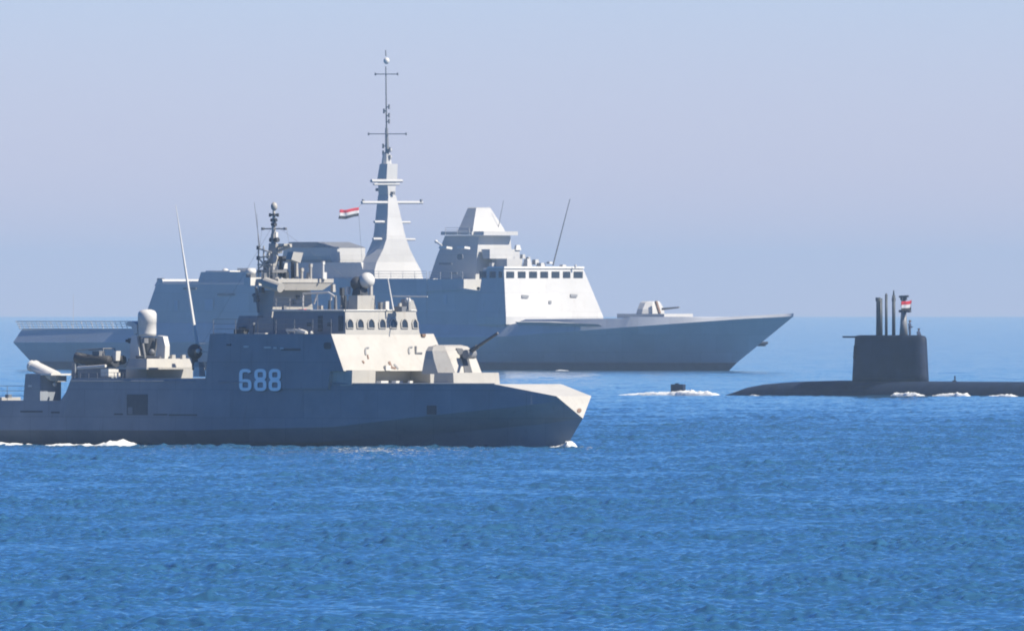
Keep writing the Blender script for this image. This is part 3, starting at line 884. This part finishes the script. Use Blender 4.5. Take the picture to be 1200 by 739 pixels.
zdk = [(XS, gz(22, 385.5)), (g.X(172, 385, -9), gz(172, 385)), (g.X(180, 372, -9), gz(180, 378)), (g.X(600, 380, -9), gz(600, 380)), (g.X(612, 372.5, -9), gz(612, 374)), (g.X(723, 372, -8), gz(723, 373)), (g.X(727, 370, -8), gz(727, 371)), (g.X(790, 370, -6.5), gz(790, 371, -6.5)), (g.X(815, 371.5, -6), gz(815, 372.5, -6)), (XT, ZT)]
levels = [(XS + 3, XWL - 1, lambda x: gWW(x) * .95, lambda x: -1.5), (XS + 2.4, XWL, gWW, lambda x: 0.0), (XS + 2.2, XWL + 1.4, lambda x: gWW(x - 1.2) * 1.01, lambda x: 1.0), (XS, XT - .05, gWK, curve(zkn)), (XS + .8, XT, gWD, curve(zdk))]
hb, _, _ = hull_mesh(levels, n=160, mats=[1, 1, 0, 0, 0])
ghull = finish_hull('hull', hb, ['frigh', 'boot'], G)
# anchor pocket beam seen past the stem
bm = NB()
tube(bm, g.P(879, 402.5, 1.5), g.P(900, 401.5, 3.2), .22, .2)
tube(bm, g.P(896, 404, 3.0), g.P(896, 400, 3.0), .3)
tube(bm, g.P(884, 403.5, 2.2), g.P(897, 403.5, 3.0), .24)
link('anchor', bm, 'boot', ghull)
# wide bow deck lip
# superstructure side blocks: rows = (row, px aft on the side, px forward corner on the side, half width)
def gblock(name, rows, mm='frig', parent=G, chf=0):
    bm = NB(); rs = []
    for (y, pa, pf, w) in rows:
        a = g.P(pa, y, -w); f_ = g.P(pf, y, -w)
        rs.append(ring(a.z, a.x, f_.x, w, chf=chf))
    loft(bm, rs)
    return link(name, bm, mm, parent)
hang = gblock('hangar', [(392, 172, 300, 9.1), (362, 173, 300, 8.6), (333, 183, 300, 7.9), (329.5, 188, 300, 7.7)])
gblock('hangar_roof', [(330, 232, 330, 7.6), (318.5, 235.5, 330, 7.2)])
gblock('hangar_door_hood', [(335, 181, 192, 7.9), (327, 185, 190, 7.7)], parent=hang)
gblock('funnel_block', [(392, 290, 500, 9.1), (340, 296, 500, 8.4), (326.5, 300, 500, 8.0)])
gblock('midship_house', [(328, 326, 428, 4.6), (307.5, 329, 423, 4.3)])
# funnel: long box with a dark exhaust cap
bm = NB(); rs = []
for (y, pa, p0, p1) in ((308, 329, 390, 424), (304, 330, 388, 427), (300, 331, 387, 428), (290, 333, 387, 428)):
    x, w, z = g.R(p0, p1, y); rs.append(ring(z, g.X(pa, y, -w), x, w))
loft(bm, rs)
fbox = link('funnel', bm, 'frig', G)
x3_, w3_, z3_ = x, w, z
bm = NB(); loft(bm, [ring(z3_ + .01, g.X(333, 290, -w3_), x3_ + .05, w3_ + .05), ring(g.P(350, 283.5, -3).z, g.X(337, 284, -w3_), g.X(372, 284, -w3_ * .9), w3_ * .9)])
link('exhaust_cap', bm, 'mid', fbox)
for (px, py, r_) in ((264, 316.5, 4.0), (190, 328, 1.5)):
    bm = NB(); g.ball(bm, px, py + 1, r_, -4, .8); link('satellite_dome', bm, 'white', G, True)
bm = NB(); g.blk(bm, 241, 282, 317, 319, -4, .7); link('roof_coaming', bm, 'white', G)
bm = NB(); g.blk(bm, 184, 193, 326, 330, -7, .7); link('hangar_lamp', bm, 'dark', G)
bm = NB(); g.blk(bm, 278, 300, 314, 318.5, -2, .6); link('roof_house', bm, 'frig', G)
# flight deck netting frames
bm = NB()
xa_, xb_ = g.X(22, 380, -9.2), g.X(172, 380, -9.2)
zt1, zt0 = g.P(90, 376.5, -9.6).z, g.P(90, 385, -9.2).z
n_ = 26
for i in range(n_ + 1):
    x = xa_ + (xb_ - xa_) * i / n_
    tube(bm, (x, -9.05, zt0), (x, -9.6, zt1), .05, n=5)
for zz in (0, .33, .66, 1.0):
    tube(bm, (xa_, -9.05 - .55 * zz, zt0 + (zt1 - zt0) * zz), (xb_, -9.05 - .55 * zz, zt0 + (zt1 - zt0) * zz), .045 if zz < 1 else .07, n=5)
for zz in range(0, 10):
    y = -9 + 2 * zz
    tube(bm, (xa_ + .1, y, zt0), (xa_ - .2, y, zt1), .05, n=5)
tube(bm, (xa_ - .2, -9.6, zt1), (xa_ - .2, 9.2, zt1), .07, n=5)
link('deck_netting', bm, 'frig', G)
bm = NB(); g.rod(bm, (86, 385), (86, 345), .035, 0, .02); link('ensign_staff', bm, 'frig', G)

# main mast, faceted
def gfacet(name, rows, mm='frig', parent=G):
    """rows = (row, px aft corner on starboard side, px front-starboard corner, px front-port corner)"""
    bm = NB(); rs = []
    for (y, pa, p0, p1) in rows:
        x, w, z = g.R(p0, p1, y); rs.append(ring(z, g.X(pa, y, -w), x, w))
    loft(bm, rs)
    return link(name, bm, mm, parent)
mastg = gfacet('mast_tower', [(330, 416, 439, 497), (325, 417, 439, 495.5), (316, 421, 439, 493), (307, 425, 441.5, 488), (292, 432, 449, 480.5), (280, 437, 453, 476), (270, 438.5, 453.5, 473.5), (250, 440.5, 454.5, 469), (229, 443, 455, 464)])
gfacet('mast_head', [(229, 443.5, 455, 463), (213, 443, 454, 464), (210, 442, 453, 465.5), (192, 445, 454, 466)], parent=mastg)
for (y, a, b_, r_) in ((237.3, 424, 495, .22), (212, 435, 471, .25), (216, 438, 468, .15), (260, 438.5, 451, .2), (260.5, 465, 480.5, .17), (280, 437, 450, .2), (280.5, 472, 486, .17)):
    bm = NB(); q = (a + b_) / 2
    tube(bm, g.Q(a, y, g.X(453, y, -1.0)), g.Q(b_, y, g.X(453, y, -1.0)), r_, n=6)
    link('yard_arm', bm, 'frig', mastg)
for (a, b_, y) in ((424, 427, 235), (492, 495, 235), (458, 463, 226), (440, 444, 222)):
    bm = NB(); g.blk(bm, a, b_, y - 1.5, y + 2, 0); link('yard_sensor', bm, 'mid', mastg)
bm = NB(); g.blk(bm, 455, 464, 230, 243, 1.2, .4, .7); link('navigation_radar', bm, 'mid', mastg)
bm = NB(); g.rod(bm, (454, 192), (453, 150), .30, 0, .2); g.rod(bm, (453, 150), (452.2, 78), .12, 0, .08); g.rod(bm, (452.3, 66), (452, 59), .08); topm = link('topmast', bm, 'mid', mastg)
bm = NB(); g.ball(bm, 453, 71.5, 3.6, 0, 1.1); link('mast_dome', bm, 'white', topm, True)
for (y, a, b_) in ((87, 440, 466), (157, 432, 476)):
    bm = NB(); g.rod(bm, (a, y), (b_, y), .06); g.rod(bm, (a, y - 1.5), (a, y + 1.5), .12); g.rod(bm, (b_, y - 1.5), (b_, y + 1.5), .12); link('cross_arm', bm, 'mid', topm)
for y, o_ in ((126, 3), (131, -3), (136, 3), (172, -4), (176, 4), (180, -4), (185, 4), (188, -3), (143, 3)):
    bm = NB(); g.rod(bm, (453, y), (453 + o_, y - 1.5), .07); g.rod(bm, (453 + o_, y - 3.5), (453 + o_, y + 2), .13)
    link('dipole_antenna', bm, 'mid', topm)
for y in (176, 184):
    bm = NB(); g.ball(bm, 456.7, y, 2.7, .3); link('mast_ball', bm, 'frig', topm)
bm = NB(); g.rod(bm, (453, 180), (453, 192), .5, 0, .7); link('mast_cone', bm, 'frig', topm)

# side of the forward deckhouse up to the bridge
gblock('forward_deckhouse', [(394, 495, 592, 9.1), (378, 495, 591.5, 8.9), (340, 499, 588.5, 8.25)])
gblock('signal_deckhouse', [(341, 499, 543.5, 8.25), (327, 501, 543.5, 8.05)])
# bridge front
bm = NB()
x0, w0, z0 = g.R(593, 707, 371); xm, wm, zm = g.R(590.5, 684, 316); xm2, wm2, zm2 = g.R(590.5, 682, 313.6)
xba = g.X(565, 335, -8.2)
loft(bm, [ring(g.P(600, 380, -9).z, xba, x0, w0), ring(z0, xba, x0, w0), ring(zm, xba - .4, xm, wm), ring(zm2, xba - .4, xm2, wm2)])
bridge = link('bridge', bm, 'frig', G)
bp = plane3(Vector((x0, -w0, z0)), Vector((x0, w0, z0)), Vector((xm, wm, zm)), (1, 0, 0))
zx = lambda x: 480 + x / 4.104
zy = lambda y: 220 + y / 4.104
for (a, b_) in ((464, 502), (520, 557), (574, 612), (628, 665), (682, 720), (737, 772), (788, 832)):
    link('bridge_window', g.decal(NB(), rect(zx(a), zy(403), zx(b_), zy(434)), *bp, .05), 'glass', bridge)
for (x_, y_, w_) in ((615, 348, 4.2), (672, 347, 4.2)):
    link('front_vent', g.decal(NB(), [(x_ - w_, y_ + 1.3), (x_ + w_ - 1, y_ + 1.6), (x_ + w_, y_ - 1.6), (x_ - w_, y_ - 2.2)], *bp, .15), 'mid', bridge)
link('front_port', g.decal(NB(), rect(642.6, 352.5, 645.6, 356), *bp, .15), 'mid', bridge)
bsp = plane3(Vector((x0 - 5, -w0, z0)), Vector((x0, -w0, z0)), Vector((xm, -wm, zm)), (0, -1, 0))
for (a, b_) in ((562, 570), (574, 581), (584.5, 588.5)):
    link('side_window', g.decal(NB(), rect(a, 318, b_, 325.5), *bsp, .05), 'glass', bridge)
bm = NB(); x_, w_, z_ = g.R(590, 683, 314)
loft(bm, [ring(z_ - .05, x_ - 3, x_ + .25, w_ + .1), ring(z_ + .22, x_ - 3, x_ + .2, w_ + .05)]); link('bridge_visor', bm, 'white', bridge)
bm = NB(); g.ball(bm, 560.5, 338, 2.0, -6.4); link('signal_lamp', bm, 'rust', G)
# lit walkway slit under the bridge: added wedge sloped to catch the sun
bm = NB()
hp = plane3(Vector((20, -gWK(20), curve(zkn)(20))), Vector((20, -gWD(20), curve(zdk)(20))), Vector((32, -gWK(32), curve(zkn)(32))), (0, -1, 0))
n_h = hp[1]
lo_ = [g.hit(x_, y_, *hp) for x_, y_ in ((609, 381.2), (650, 381.6), (704, 381.4))]
hi_ = [g.hit(x_, y_, *hp) for x_, y_ in ((612, 376.6), (650, 376.8), (696, 380.2))]
ins = [q_ - n_h * .3 for q_ in lo_]; hin = [q_ - n_h * .3 for q_ in hi_]
loft(bm, [[ins[k_], lo_[k_] + n_h * (1.1 if k_ < 2 else .4), hi_[k_] + n_h * .02, hin[k_]] for k_ in range(3)])
link('sun_catching_wedge', bm, 'frig', ghull)
# integrated radar tower
gfacet('radar_tower', [(330, 502, 557, 602), (300, 512, 559, 600), (276, 521.5, 561, 598)])
gt = gfacet('radar_housing', [(271, 536, 554, 592), (267, 538, 554.5, 590), (244, 548, 558, 575), (243, 549, 559, 574)])
bm = NB(); x_, w_, z_ = g.R(553, 598, 273); loft(bm, [ring(z_ - .25, x_ - 6, x_, w_), ring(z_ + .2, x_ - 6, x_, w_)]); gal = link('radar_gallery', bm, 'frig', G)
bm = NB(); x_, w_, z_ = g.R(567, 607, 273); loft(bm, [ring(z_ - .3, x_ - 2.4, x_, w_), ring(z_ + .22, x_ - 2.4, x_, w_)]); link('gallery_lip', bm, 'frig', gal)
gfacet('tower_base_house', [(318, 548, 561, 577), (291, 545, 560, 580)])
gfacet('upper_bridge_house', [(303, 566, 574, 609), (292, 564, 574, 609)])
bm = NB(); g.blk(bm, 573, 591, 308, 314.5, -1, .2); link('roof_locker', bm, 'frig', G)
bm = NB(); g.blk(bm, 576, 612, 303, 314, 0, .5); g.blk(bm, 612, 624, 303, 314, 2, .5, .6); link('bridge_roof_house', bm, 'frig', G)
bm = NB(); g.blk(bm, 602, 611, 287, 293, 2.5, .3, .6); link('tracking_sensor', bm, 'white', G)
for (a, b_, y0_, y1_) in ((609, 616, 298, 303), (616, 622, 301, 308), (623, 632, 304, 310), (628, 640, 308, 314), (640, 648, 306.5, 309), (655, 664, 310, 314), (673, 676, 310, 314)):
    bm = NB(); g.blk(bm, a, b_, y0_, y1_, 4 if a < 640 else 5.5, .5, .8)
    link('roof_locker', bm, 'frig', G)
for (a, b_, y0_, v_) in ((632, 638, 309, 4), (616, 620, 302, 3)):
    bm = NB(); g.blk(bm, a, b_, y0_, y0_ + 6, v_, .5); link('roof_sensor', bm, 'dark', G)
tsp = plane3(g.P(502, 330, -5.6), g.P(562, 330, -5.6), g.P(521.5, 276, -4.9), (0, -1, 0))
for (a, b_) in ((521, 530), (542, 551)):
    bm = NB(); g.decal(bm, rect(a, 289.5, b_, 292.2), *tsp, 1.1); link('side_sensor', bm, 'white', G)
link('tower_port', g.decal(NB(), sup(539.5, 301, 3.4, 3.4)[:-1], *tsp, .1), 'mid', G)
bm = NB(); g.rod(bm, (518, 288), (511, 283), .15, -5); g.ball(bm, 511, 283, 2, -5); link('side_dome', bm, 'white', G)
bm = NB(); g.rod(bm, (648, 311), (668, 233), .10, 5, .05); link('whip_antenna', bm, 'mid', G)
for a, b_ in (((583, 272), (590, 235)), ((574, 313), (584, 268))):
    bm = NB(); g.rod(bm, a, b_, .05, 2, .03); link('whip_antenna', bm, 'mid', G)
bsp2 = plane3(Vector((0, -9.1, gz(500, 392))), Vector((10, -9.1, gz(500, 392))), Vector((0, -8.3, gz(500, 342))), (0, -1, 0))
for (px0, px1, py, v_, w_) in ((430, 500, 326.5, -7.8, .05), (503, 542, 327, -8.0, .05), (522, 550, 275.5, -4, .05)):
    a = g.P(px0, py, v_); b_ = g.P(px1, py, v_)
    rail(g, 'guard_rail', a.x, b_.x, v_, v_, a.z, 1.0, .028, G, 'frig', 2.0)
for (a, b_, y0, y1) in ((240, 250, 350, 364), (205, 209, 352, 364), (470, 475, 345, 358), (455, 459, 346, 358), (520, 524, 345, 357)):
    link('side_door', g.decal(NB(), rect(a, y0, b_, y1), *bsp2, .06), 'frigh', G)
for (a, b_, y) in ((255, 275, 345), (215, 230, 338), (435, 450, 341), (515, 530, 309), (528, 536, 320)):
    link('side_vent', g.decal(NB(), rect(a, y - 1.2, b_, y + 1.2), *(bsp2 if y > 330 or a < 400 else tsp), .08), 'mid', G)
# bow gun
bm = NB(); rs = []
for (y, pa, p0, p1, ch) in ((369.5, 745, 763, 779, .9), (362, 747, 763, 778, .8), (354.5, 750, 765, 774, .7), (352.8, 753, 766, 772, .5)):
    x_, wf, z_ = g.R(p0, p1, y); w_ = wf + ch; rs.append(ring(z_, g.X(pa, y, -w_), x_, w_, chf=ch))
loft(bm, rs); bow_gun = link('bow_gun', bm, 'frig', G)
bm = NB(); tube(bm, g.P(776, 362, 0), g.P(796, 360, 0), .17, .12); link('gun_barrel', bm, 'mid', bow_gun)
bm = NB(); g.rod(bm, (768.5, 353), (773, 367), .22, -.9); link('gun_slot', bm, 'rust', bow_gun)
bm = NB(); g.blk(bm, 723, 811, 367.5, 372.5, -1, .62); link('gun_breakwater', bm, 'frig', G)
bm = NB()
x_ = g.X(700, 374, -9)
g.blk(bm, 575, 592, 378, 381, -9, .9)
link('side_step', bm, 'frig', G)
# long shaded overhang on the side (boat bay edge) and whip at deck edge
bm = NB(); g.decal(bm, [(500, 341.5), (540, 340), (575, 344), (575, 342.5), (545, 338), (500, 339.5)], *bsp2, .25); link('side_ridge', bm, 'frig', G)
bm = NB(); g.decal(bm, rect(360, 345, 384, 372), *bsp2, .1); link('boat_bay_door', bm, 'frigh', G)

# national flag, three bands, hung from the yard
MF = [mat('flag_red', (0.45, 0.02, 0.035), .8, .03), mat('flag_white', (0.55, 0.55, 0.55), .8, .03), mat('flag_black', (0.03, 0.03, 0.035), .8, .03)]
def flag(name, pts, ship, v, label, wave=.12, vf=0.0):
    """pts = hoist top, hoist bottom, fly top, fly bottom (pixels)"""
    ht, hb_, ft, fb = [ship.P(x, y, v + (vf if k > 1 else 0)) for k, (x, y) in enumerate(pts)]
    bm = NB(); nx_, nz_ = 16, 9
    gr = []
    for j in range(nz_ + 1):
        rowv = []
        for i in range(nx_ + 1):
            s_, t_ = i / nx_, j / nz_
            p_ = ht.lerp(ft, s_).lerp(hb_.lerp(fb, s_), t_)
            p_ = p_ + Vector((0, wave * math.sin(s_ * 9 + t_) * s_, wave * .5 * math.sin(s_ * 6.5 + 1) * s_))
            rowv.append(bm.verts.new(p_))
        gr.append(rowv)
    for j in range(nz_):
        for i in range(nx_):
            f_ = bm.faces.new((gr[j][i], gr[j][i + 1], gr[j + 1][i + 1], gr[j + 1][i])); f_.material_index = j // 3
    o = link(name, bm, MF, None, True)
    o.matrix_world = ship.M
    md = o.modifiers.new('thickness', 'SOLIDIFY'); md.thickness = 0.01
    tag(o, label, 'flag')
    return o
flag('flag', [(420.5, 243), (420.5, 253), (397.5, 246.5), (397.5, 257.5)], g, -4, 'red, white and black striped flag flying from the mast yard of the pale frigate', .25, -2.5)
bm = NB()
tube(bm, g.P(424.5, 238, -3.2), g.P(420.5, 243, -4), .03); tube(bm, g.P(420.5, 253, -4), g.P(425, 316, -3.5), .02)
link('halyard', bm, 'mid', mastg)

# =================================================================== SUBMARINE
s = Ship('submarine', 1043, 462.5, 45)
tag(s.e, 'black submarine with tall sail running on the surface at the right', 'submarine')
S_ = s.e
# pressure hull and casing: loft of arched sections
xs0 = s.X(851, 464, 0); xsr = s.X(794, 452, 0)
def zt(px, py): return s.P(px, py, 0).z
prof = [(xs0 - 6, -1.2, .8), (xs0, -0.15, 1.5), (s.X(868, 460), zt(868, 459), 2.1), (s.X(885, 455), zt(885, 453.3), 2.5), (s.X(905, 450), zt(905, 449.6), 2.8), (s.X(935, 447), zt(935, 447), 3.0), (s.X(985, 446), zt(985, 445.6), 3.1), (s.X(1040, 446), zt(1040, 446), 3.1), (s.X(1095, 447), zt(1095, 446.6), 3.1), (s.X(1200, 447), zt(1200, 447.2), 3.1), (26, zt(1100, 447.6), 2.9), (31, 0.9, 2.2), (33.5, -.6, .8)]
rings_ = []
for (x, zt_2, w) in prof:
    rg = []
    for k in range(17):
        t_ = math.pi * k / 16
        e = .55
        yy = -w * math.copysign(abs(math.cos(t_)) ** e, math.cos(t_)); zz = -1.8 + (zt_2 + 1.8) * (math.sin(t_) ** .75)
        rg.append(Vector((x, yy, zz)))
    rings_.append(rg)
bm = NB(); loft(bm, rings_); subhull = link('pressure_hull', bm, 'sub', S_, True)
# sail
def sailring(py, pa, pb, w, n=28):
    """rounded streamlined outline that shows between columns pa and pb"""
    half = (pb - pa) / 2
    for L in [0.05 * k for k in range(40, 140)]:
        pts = []
        for i in range(n):
            t_ = 2 * math.pi * i / n
            cx_, sy_ = math.cos(t_), math.sin(t_)
            xx = L * math.copysign(abs(cx_) ** .72, cx_)
            yy = w * math.copysign(abs(sy_) ** .8, sy_) * (1 - .18 * (cx_ < 0) * abs(cx_))
            pts.append((xx, yy))
        ext = [(a + b_) * s.k for a, b_ in pts]
        if max(ext) - min(ext) >= pb - pa: break
    cc = s.P((pa + pb) / 2, py, 0)
    offx = -(max(ext) + min(ext)) / 2 / s.k
    return [Vector((cc.x + a + offx, b_, cc.z)) for a, b_ in pts]
bm = NB()
loft(bm, [sailring(452, 999, 1088, 1.25), sailring(440, 999.5, 1087.5, 1.2), sailring(420, 1000.5, 1086.5, 1.12), sailring(402, 1002, 1085.5, 1.0), sailring(396, 1002.5, 1085, .95), sailring(393.5, 1003, 1083, .85), sailring(392.5, 1008, 1078, .6)])
sail = link('sail', bm, 'sub', S_, False)
for pl in sail.data.polygons: pl.use_smooth = abs(pl.normal.z) < .7
bm = NB()
p_ = s.P(997, 394.5, -2)
loft(bm, [[Vector((p_.x - .9, -3.2, p_.z)), Vector((p_.x + .5, -3.2, p_.z)), Vector((p_.x + 2.9, -.6, p_.z + .05)), Vector((p_.x + .8, -.6, p_.z + .05))],
          [Vector((p_.x - .8, -3.15, p_.z + .1)), Vector((p_.x + .4, -3.15, p_.z + .1)), Vector((p_.x + 2.8, -.6, p_.z + .2)), Vector((p_.x + .9, -.6, p_.z + .2))]])
bm.free(); bm = NB()
a_ = s.X(989, 394.5, -.3); b2 = s.X(1012, 394.5, -.3)
box(bm, a_, b2, -.5, .5, s.Z(395.6, 1000), s.Z(393.6, 1000))
link('trailing_ledge', bm, 'sub', sail)
bm = NB(); tube(bm, s.P(1002, 405, -.6), s.P(1001, 420, -.7), .12); link('sail_fitting', bm, 'sub', sail)
for (x_, y_, r_, r2, nm) in ((1030.5, 349.5, 3.6, 3.9, 'snorkel_mast'), (1038.6, 345, 1.5, 1.7, 'radio_mast'), (1047.3, 346, 1.9, 2.1, 'periscope')):
    bm = NB(); s.rod(bm, (x_, 394), (x_, y_), r2 / s.S, 0, r_ / s.S, n=14)
    o = link(nm, bm, 'submast', sail, True)
    if nm == 'periscope':
        bm = NB(); s.rod(bm, (x_, 347), (x_, 340), .11, 0, .05); s.blk(bm, x_ - 2.3, x_ + 2.3, 349, 353, 0); link('periscope_head', bm, 'submast', o)
    if nm == 'snorkel_mast':
        bm = NB(); s.blk(bm, 1026, 1032, 348.5, 353, 0); link('mast_cap', bm, 'submast', o)
    if nm == 'radio_mast':
        bm = NB(); s.rod(bm, (x_, 346), (x_, 343.5), .15, 0, .04); link('mast_cap', bm, 'submast', o)
bm = NB(); s.rod(bm, (1058.8, 394), (1058.8, 348), .26, 0, .16, n=12); s.rod(bm, (1059, 394), (1059, 366), .42, 0, .26, n=12); rm = link('radar_mast', bm, 'mid', sail, True)
bm = NB(); s.rod(bm, (1054, 347.5), (1064.5, 347), .10); s.rod(bm, (1056, 350), (1062, 350), .15); s.blk(bm, 1055.5, 1062, 352, 359, 0, .5, .8); link('radar_scanner', bm, 'dark', rm)
bm = NB(); s.rod(bm, (1054, 364.5), (1067, 364.5), .13); link('mast_platform', bm, 'dark', rm)
flag('flag', [(1056, 353.5), (1056, 365), (1068, 352), (1068, 364)], s, -.5, 'small red and white flag on the short mast of the submarine sail', .1, .85)
# rudder
bm = NB(); s.blk(bm, 786, 803.5, 450, 461, 0, .82); rud = link('stern_rudder', bm, 'sub', S_)
bm = NB(); s.blk(bm, 791, 796, 448.8, 450.3, 0, .8); link('rudder_cap', bm, 'sub', rud)
bm = NB(); tube(bm, s.P(1119, 447, 0), s.P(1119, 440, 0), .07); s.blk(bm, 1116, 1121, 445.5, 448, 0); link('deck_post', bm, 'sub', S_)
for px in (1100, 1145, 1180):
    bm = NB(); s.rod(bm, (px, 448.5), (px, 447), .06, -1); link('mooring_cleat', bm, 'sub', S_)

# crew in the bridge cockpit of the sail: skinned figures
def person(px, py_feet, v, height, face_dir, label, arm=0.0):
    base = s.P(px, py_feet, v)
    me = bpy.data.meshes.new('person')
    h = height / 1.75
    V = [(0, 0, .95), (0, 0, 1.15), (0, 0, 1.38), (0.01, 0, 1.50), (.02, 0, 1.60), (.02, 0, 1.72),
         (0, .09, .88), (.03, .10, .48), (0, .10, .06), (.13, .11, .03),
         (0, -.09, .88), (.03, -.10, .48), (0, -.10, .06), (.13, -.11, .03),
         (0, .18, 1.40), (.03, .24, 1.14), (.22, .20, 1.02 + arm), (.30, .18, 1.04 + arm),
         (0, -.18, 1.40), (.05, -.24, 1.14), (.26, -.18, 1.06), (.34, -.16, 1.08)]
    Ed = [(0, 1), (1, 2), (2, 3), (3, 4), (4, 5), (0, 6), (6, 7), (7, 8), (8, 9), (0, 10), (10, 11), (11, 12), (12, 13), (2, 14), (14, 15), (15, 16), (16, 17), (2, 18), (18, 19), (19, 20), (20, 21)]
    Rr = [.14, .13, .15, .06, .08, .07, .09, .065, .05, .04, .09, .065, .05, .04, .065, .05, .04, .035, .065, .05, .04, .035]
    me.from_pydata([Vector(q) * h for q in V], Ed, [])
    o = bpy.data.objects.new('person', me); COL.objects.link(o)
    me.materials.append(M['navy'])
    md = o.modifiers.new('skin', 'SKIN')
    for i, r_ in enumerate(Rr): me.skin_vertices[0].data[i].radius = (r_ * h, r_ * h)
    me.skin_vertices[0].data[0].use_root = True
    sb = o.modifiers.new('sub', 'SUBSURF'); sb.levels = 1; sb.render_levels = 2
    o.location = s.M @ base
    o.rotation_euler = (0, 0, -s.al + face_dir)
    bm = NB(); ball(bm, (.03 * h, 0, 1.645 * h), .098 * h, 1.2, 14)
    ball(bm, (.135 * h, 0, 1.63 * h), .02 * h, 1.2, 8)
    link('face', bm, 'skin', o, True)
    bm = NB(); ball(bm, (.0, 0, 1.70 * h), .108 * h, .75, 14); tube(bm, (.06 * h, 0, 1.70 * h), (.17 * h, 0, 1.69 * h), .06 * h, .05 * h); link('cap', bm, 'hair', o, True)
    tag(o, label, 'person')
    return o
person(1066, 396.5, -.35, 1.75, 0.3, 'person in dark clothes standing beside the flag mast on the submarine sail', .1)
person(1076.5, 405.5, -.2, 1.7, 0.0, 'person seen from the chest up at the front of the submarine sail')

# =================================================================== foam
def foam(name, ship, pts, label, v, hscale=1.0, depth=1.2, seed=1):
    """heap of broken water: pts = (px, height in px) along the hull"""
    rnd = random.Random(seed)
    bm = NB()
    xs_ = [p_[0] for p_ in pts]; hs = [p_[1] for p_ in pts]
    n = int((xs_[-1] - xs_[0]) * 1.1) + 4
    nd = 8
    knots = [[rnd.uniform(.55, 1.15) for _ in range(nd + 1)] for _ in range(n // 5 + 3)]
    gr = []
    for i in range(n + 1):
        px = xs_[0] + (xs_[-1] - xs_[0]) * i / n
        hh = float(np.interp(px, xs_, hs)) / ship.S * hscale
        bx = ship.X(px, 462 if ship is s else (432 if ship is g else 520), v)
        q_, f_ = divmod(i / 5.0, 1.0)
        rw = []
        for j in range(nd + 1):
            t_ = j / nd
            k_ = knots[int(q_)][j] * (1 - f_) + knots[int(q_) + 1][j] * f_
            z_ = -.2 + (hh * .85 + .07) * math.sin(math.pi * t_) ** .6 * k_ * rnd.uniform(.9, 1.08)
            rw.append(bm.verts.new((bx, v - depth * (1 - t_) + rnd.uniform(-.05, .05), z_)))
        gr.append(rw)
    for i in range(n):
        for j in range(nd): bm.faces.new((gr[i][j], gr[i + 1][j], gr[i + 1][j + 1], gr[i][j + 1]))
    o = link(name, bm, FOAM, None, True)
    o.matrix_world = ship.M
    tag(o, label, 'foam', kind='stuff')
FOAM = mat('sea_foam', (.60, .62, .62), .9, .12, 5.0)
foam('foam', c, [(-40, 5.5), (0, 6.5), (30, 5.2), (52, 3.6), (58, 1.5)], 'white foam along the stern of the corvette', -6.6, depth=3.0, seed=2)
foam('foam', c, [(72, 1.5), (88, 3.8), (120, 4.2), (134, 2.4), (141, 3.6), (149, 7), (158, 11), (166, 9), (172, 4), (180, 2), (184, .5)], 'splash of white water at the middle of the corvette hull', -6.6, depth=3.0, seed=3)
foam('foam', c, [(356, .3), (360, 2), (366, 1.6), (369, .3)], 'tiny fleck of foam under the corvette bridge', -6.6, .9, seed=4)
foam('bow_wave', c, [(636, .3), (650, 2.2), (662, 4), (668, 9), (673, 13), (677, 9), (680, 3), (682, .5)], 'small white bow wave at the stem of the corvette', -.3, 1.0, .9, seed=5)
foam('foam', s, [(728, .3), (742, 2.5), (770, 5), (790, 5.5), (806, 7.5), (822, 7.5), (836, 6), (845, 3), (850, .3)], 'long white wash around the submarine rudder', -.8, seed=6)
foam('foam', s, [(1046, .5), (1052, 5), (1066, 6), (1080, 4.5), (1089, 1)], 'foam below the submarine sail', -3.4, seed=7, depth=.8)
foam('foam', s, [(1092, .5), (1105, 3.5), (1125, 6), (1136, 5), (1140, .5)], 'foam along the submarine casing right of the sail', -3.4, seed=8, depth=.8)
foam('foam', s, [(1158, .5), (1175, 4), (1186, 4.5), (1196, .8)], 'foam beside the submarine at the right edge', -3.4, seed=9, depth=.8)
foam('foam', g, [(652, .2), (657, 1.8), (664, 2.2), (672, .2)], 'tiny fleck of foam at the waterline of the pale frigate', -14, .8, depth=1.0, seed=12)
foam('foam', s, [(880, .4), (884, 2), (890, 1), (896, .4)], 'fleck of foam by the sloping stern of the submarine', -2.4, seed=10, depth=.5)
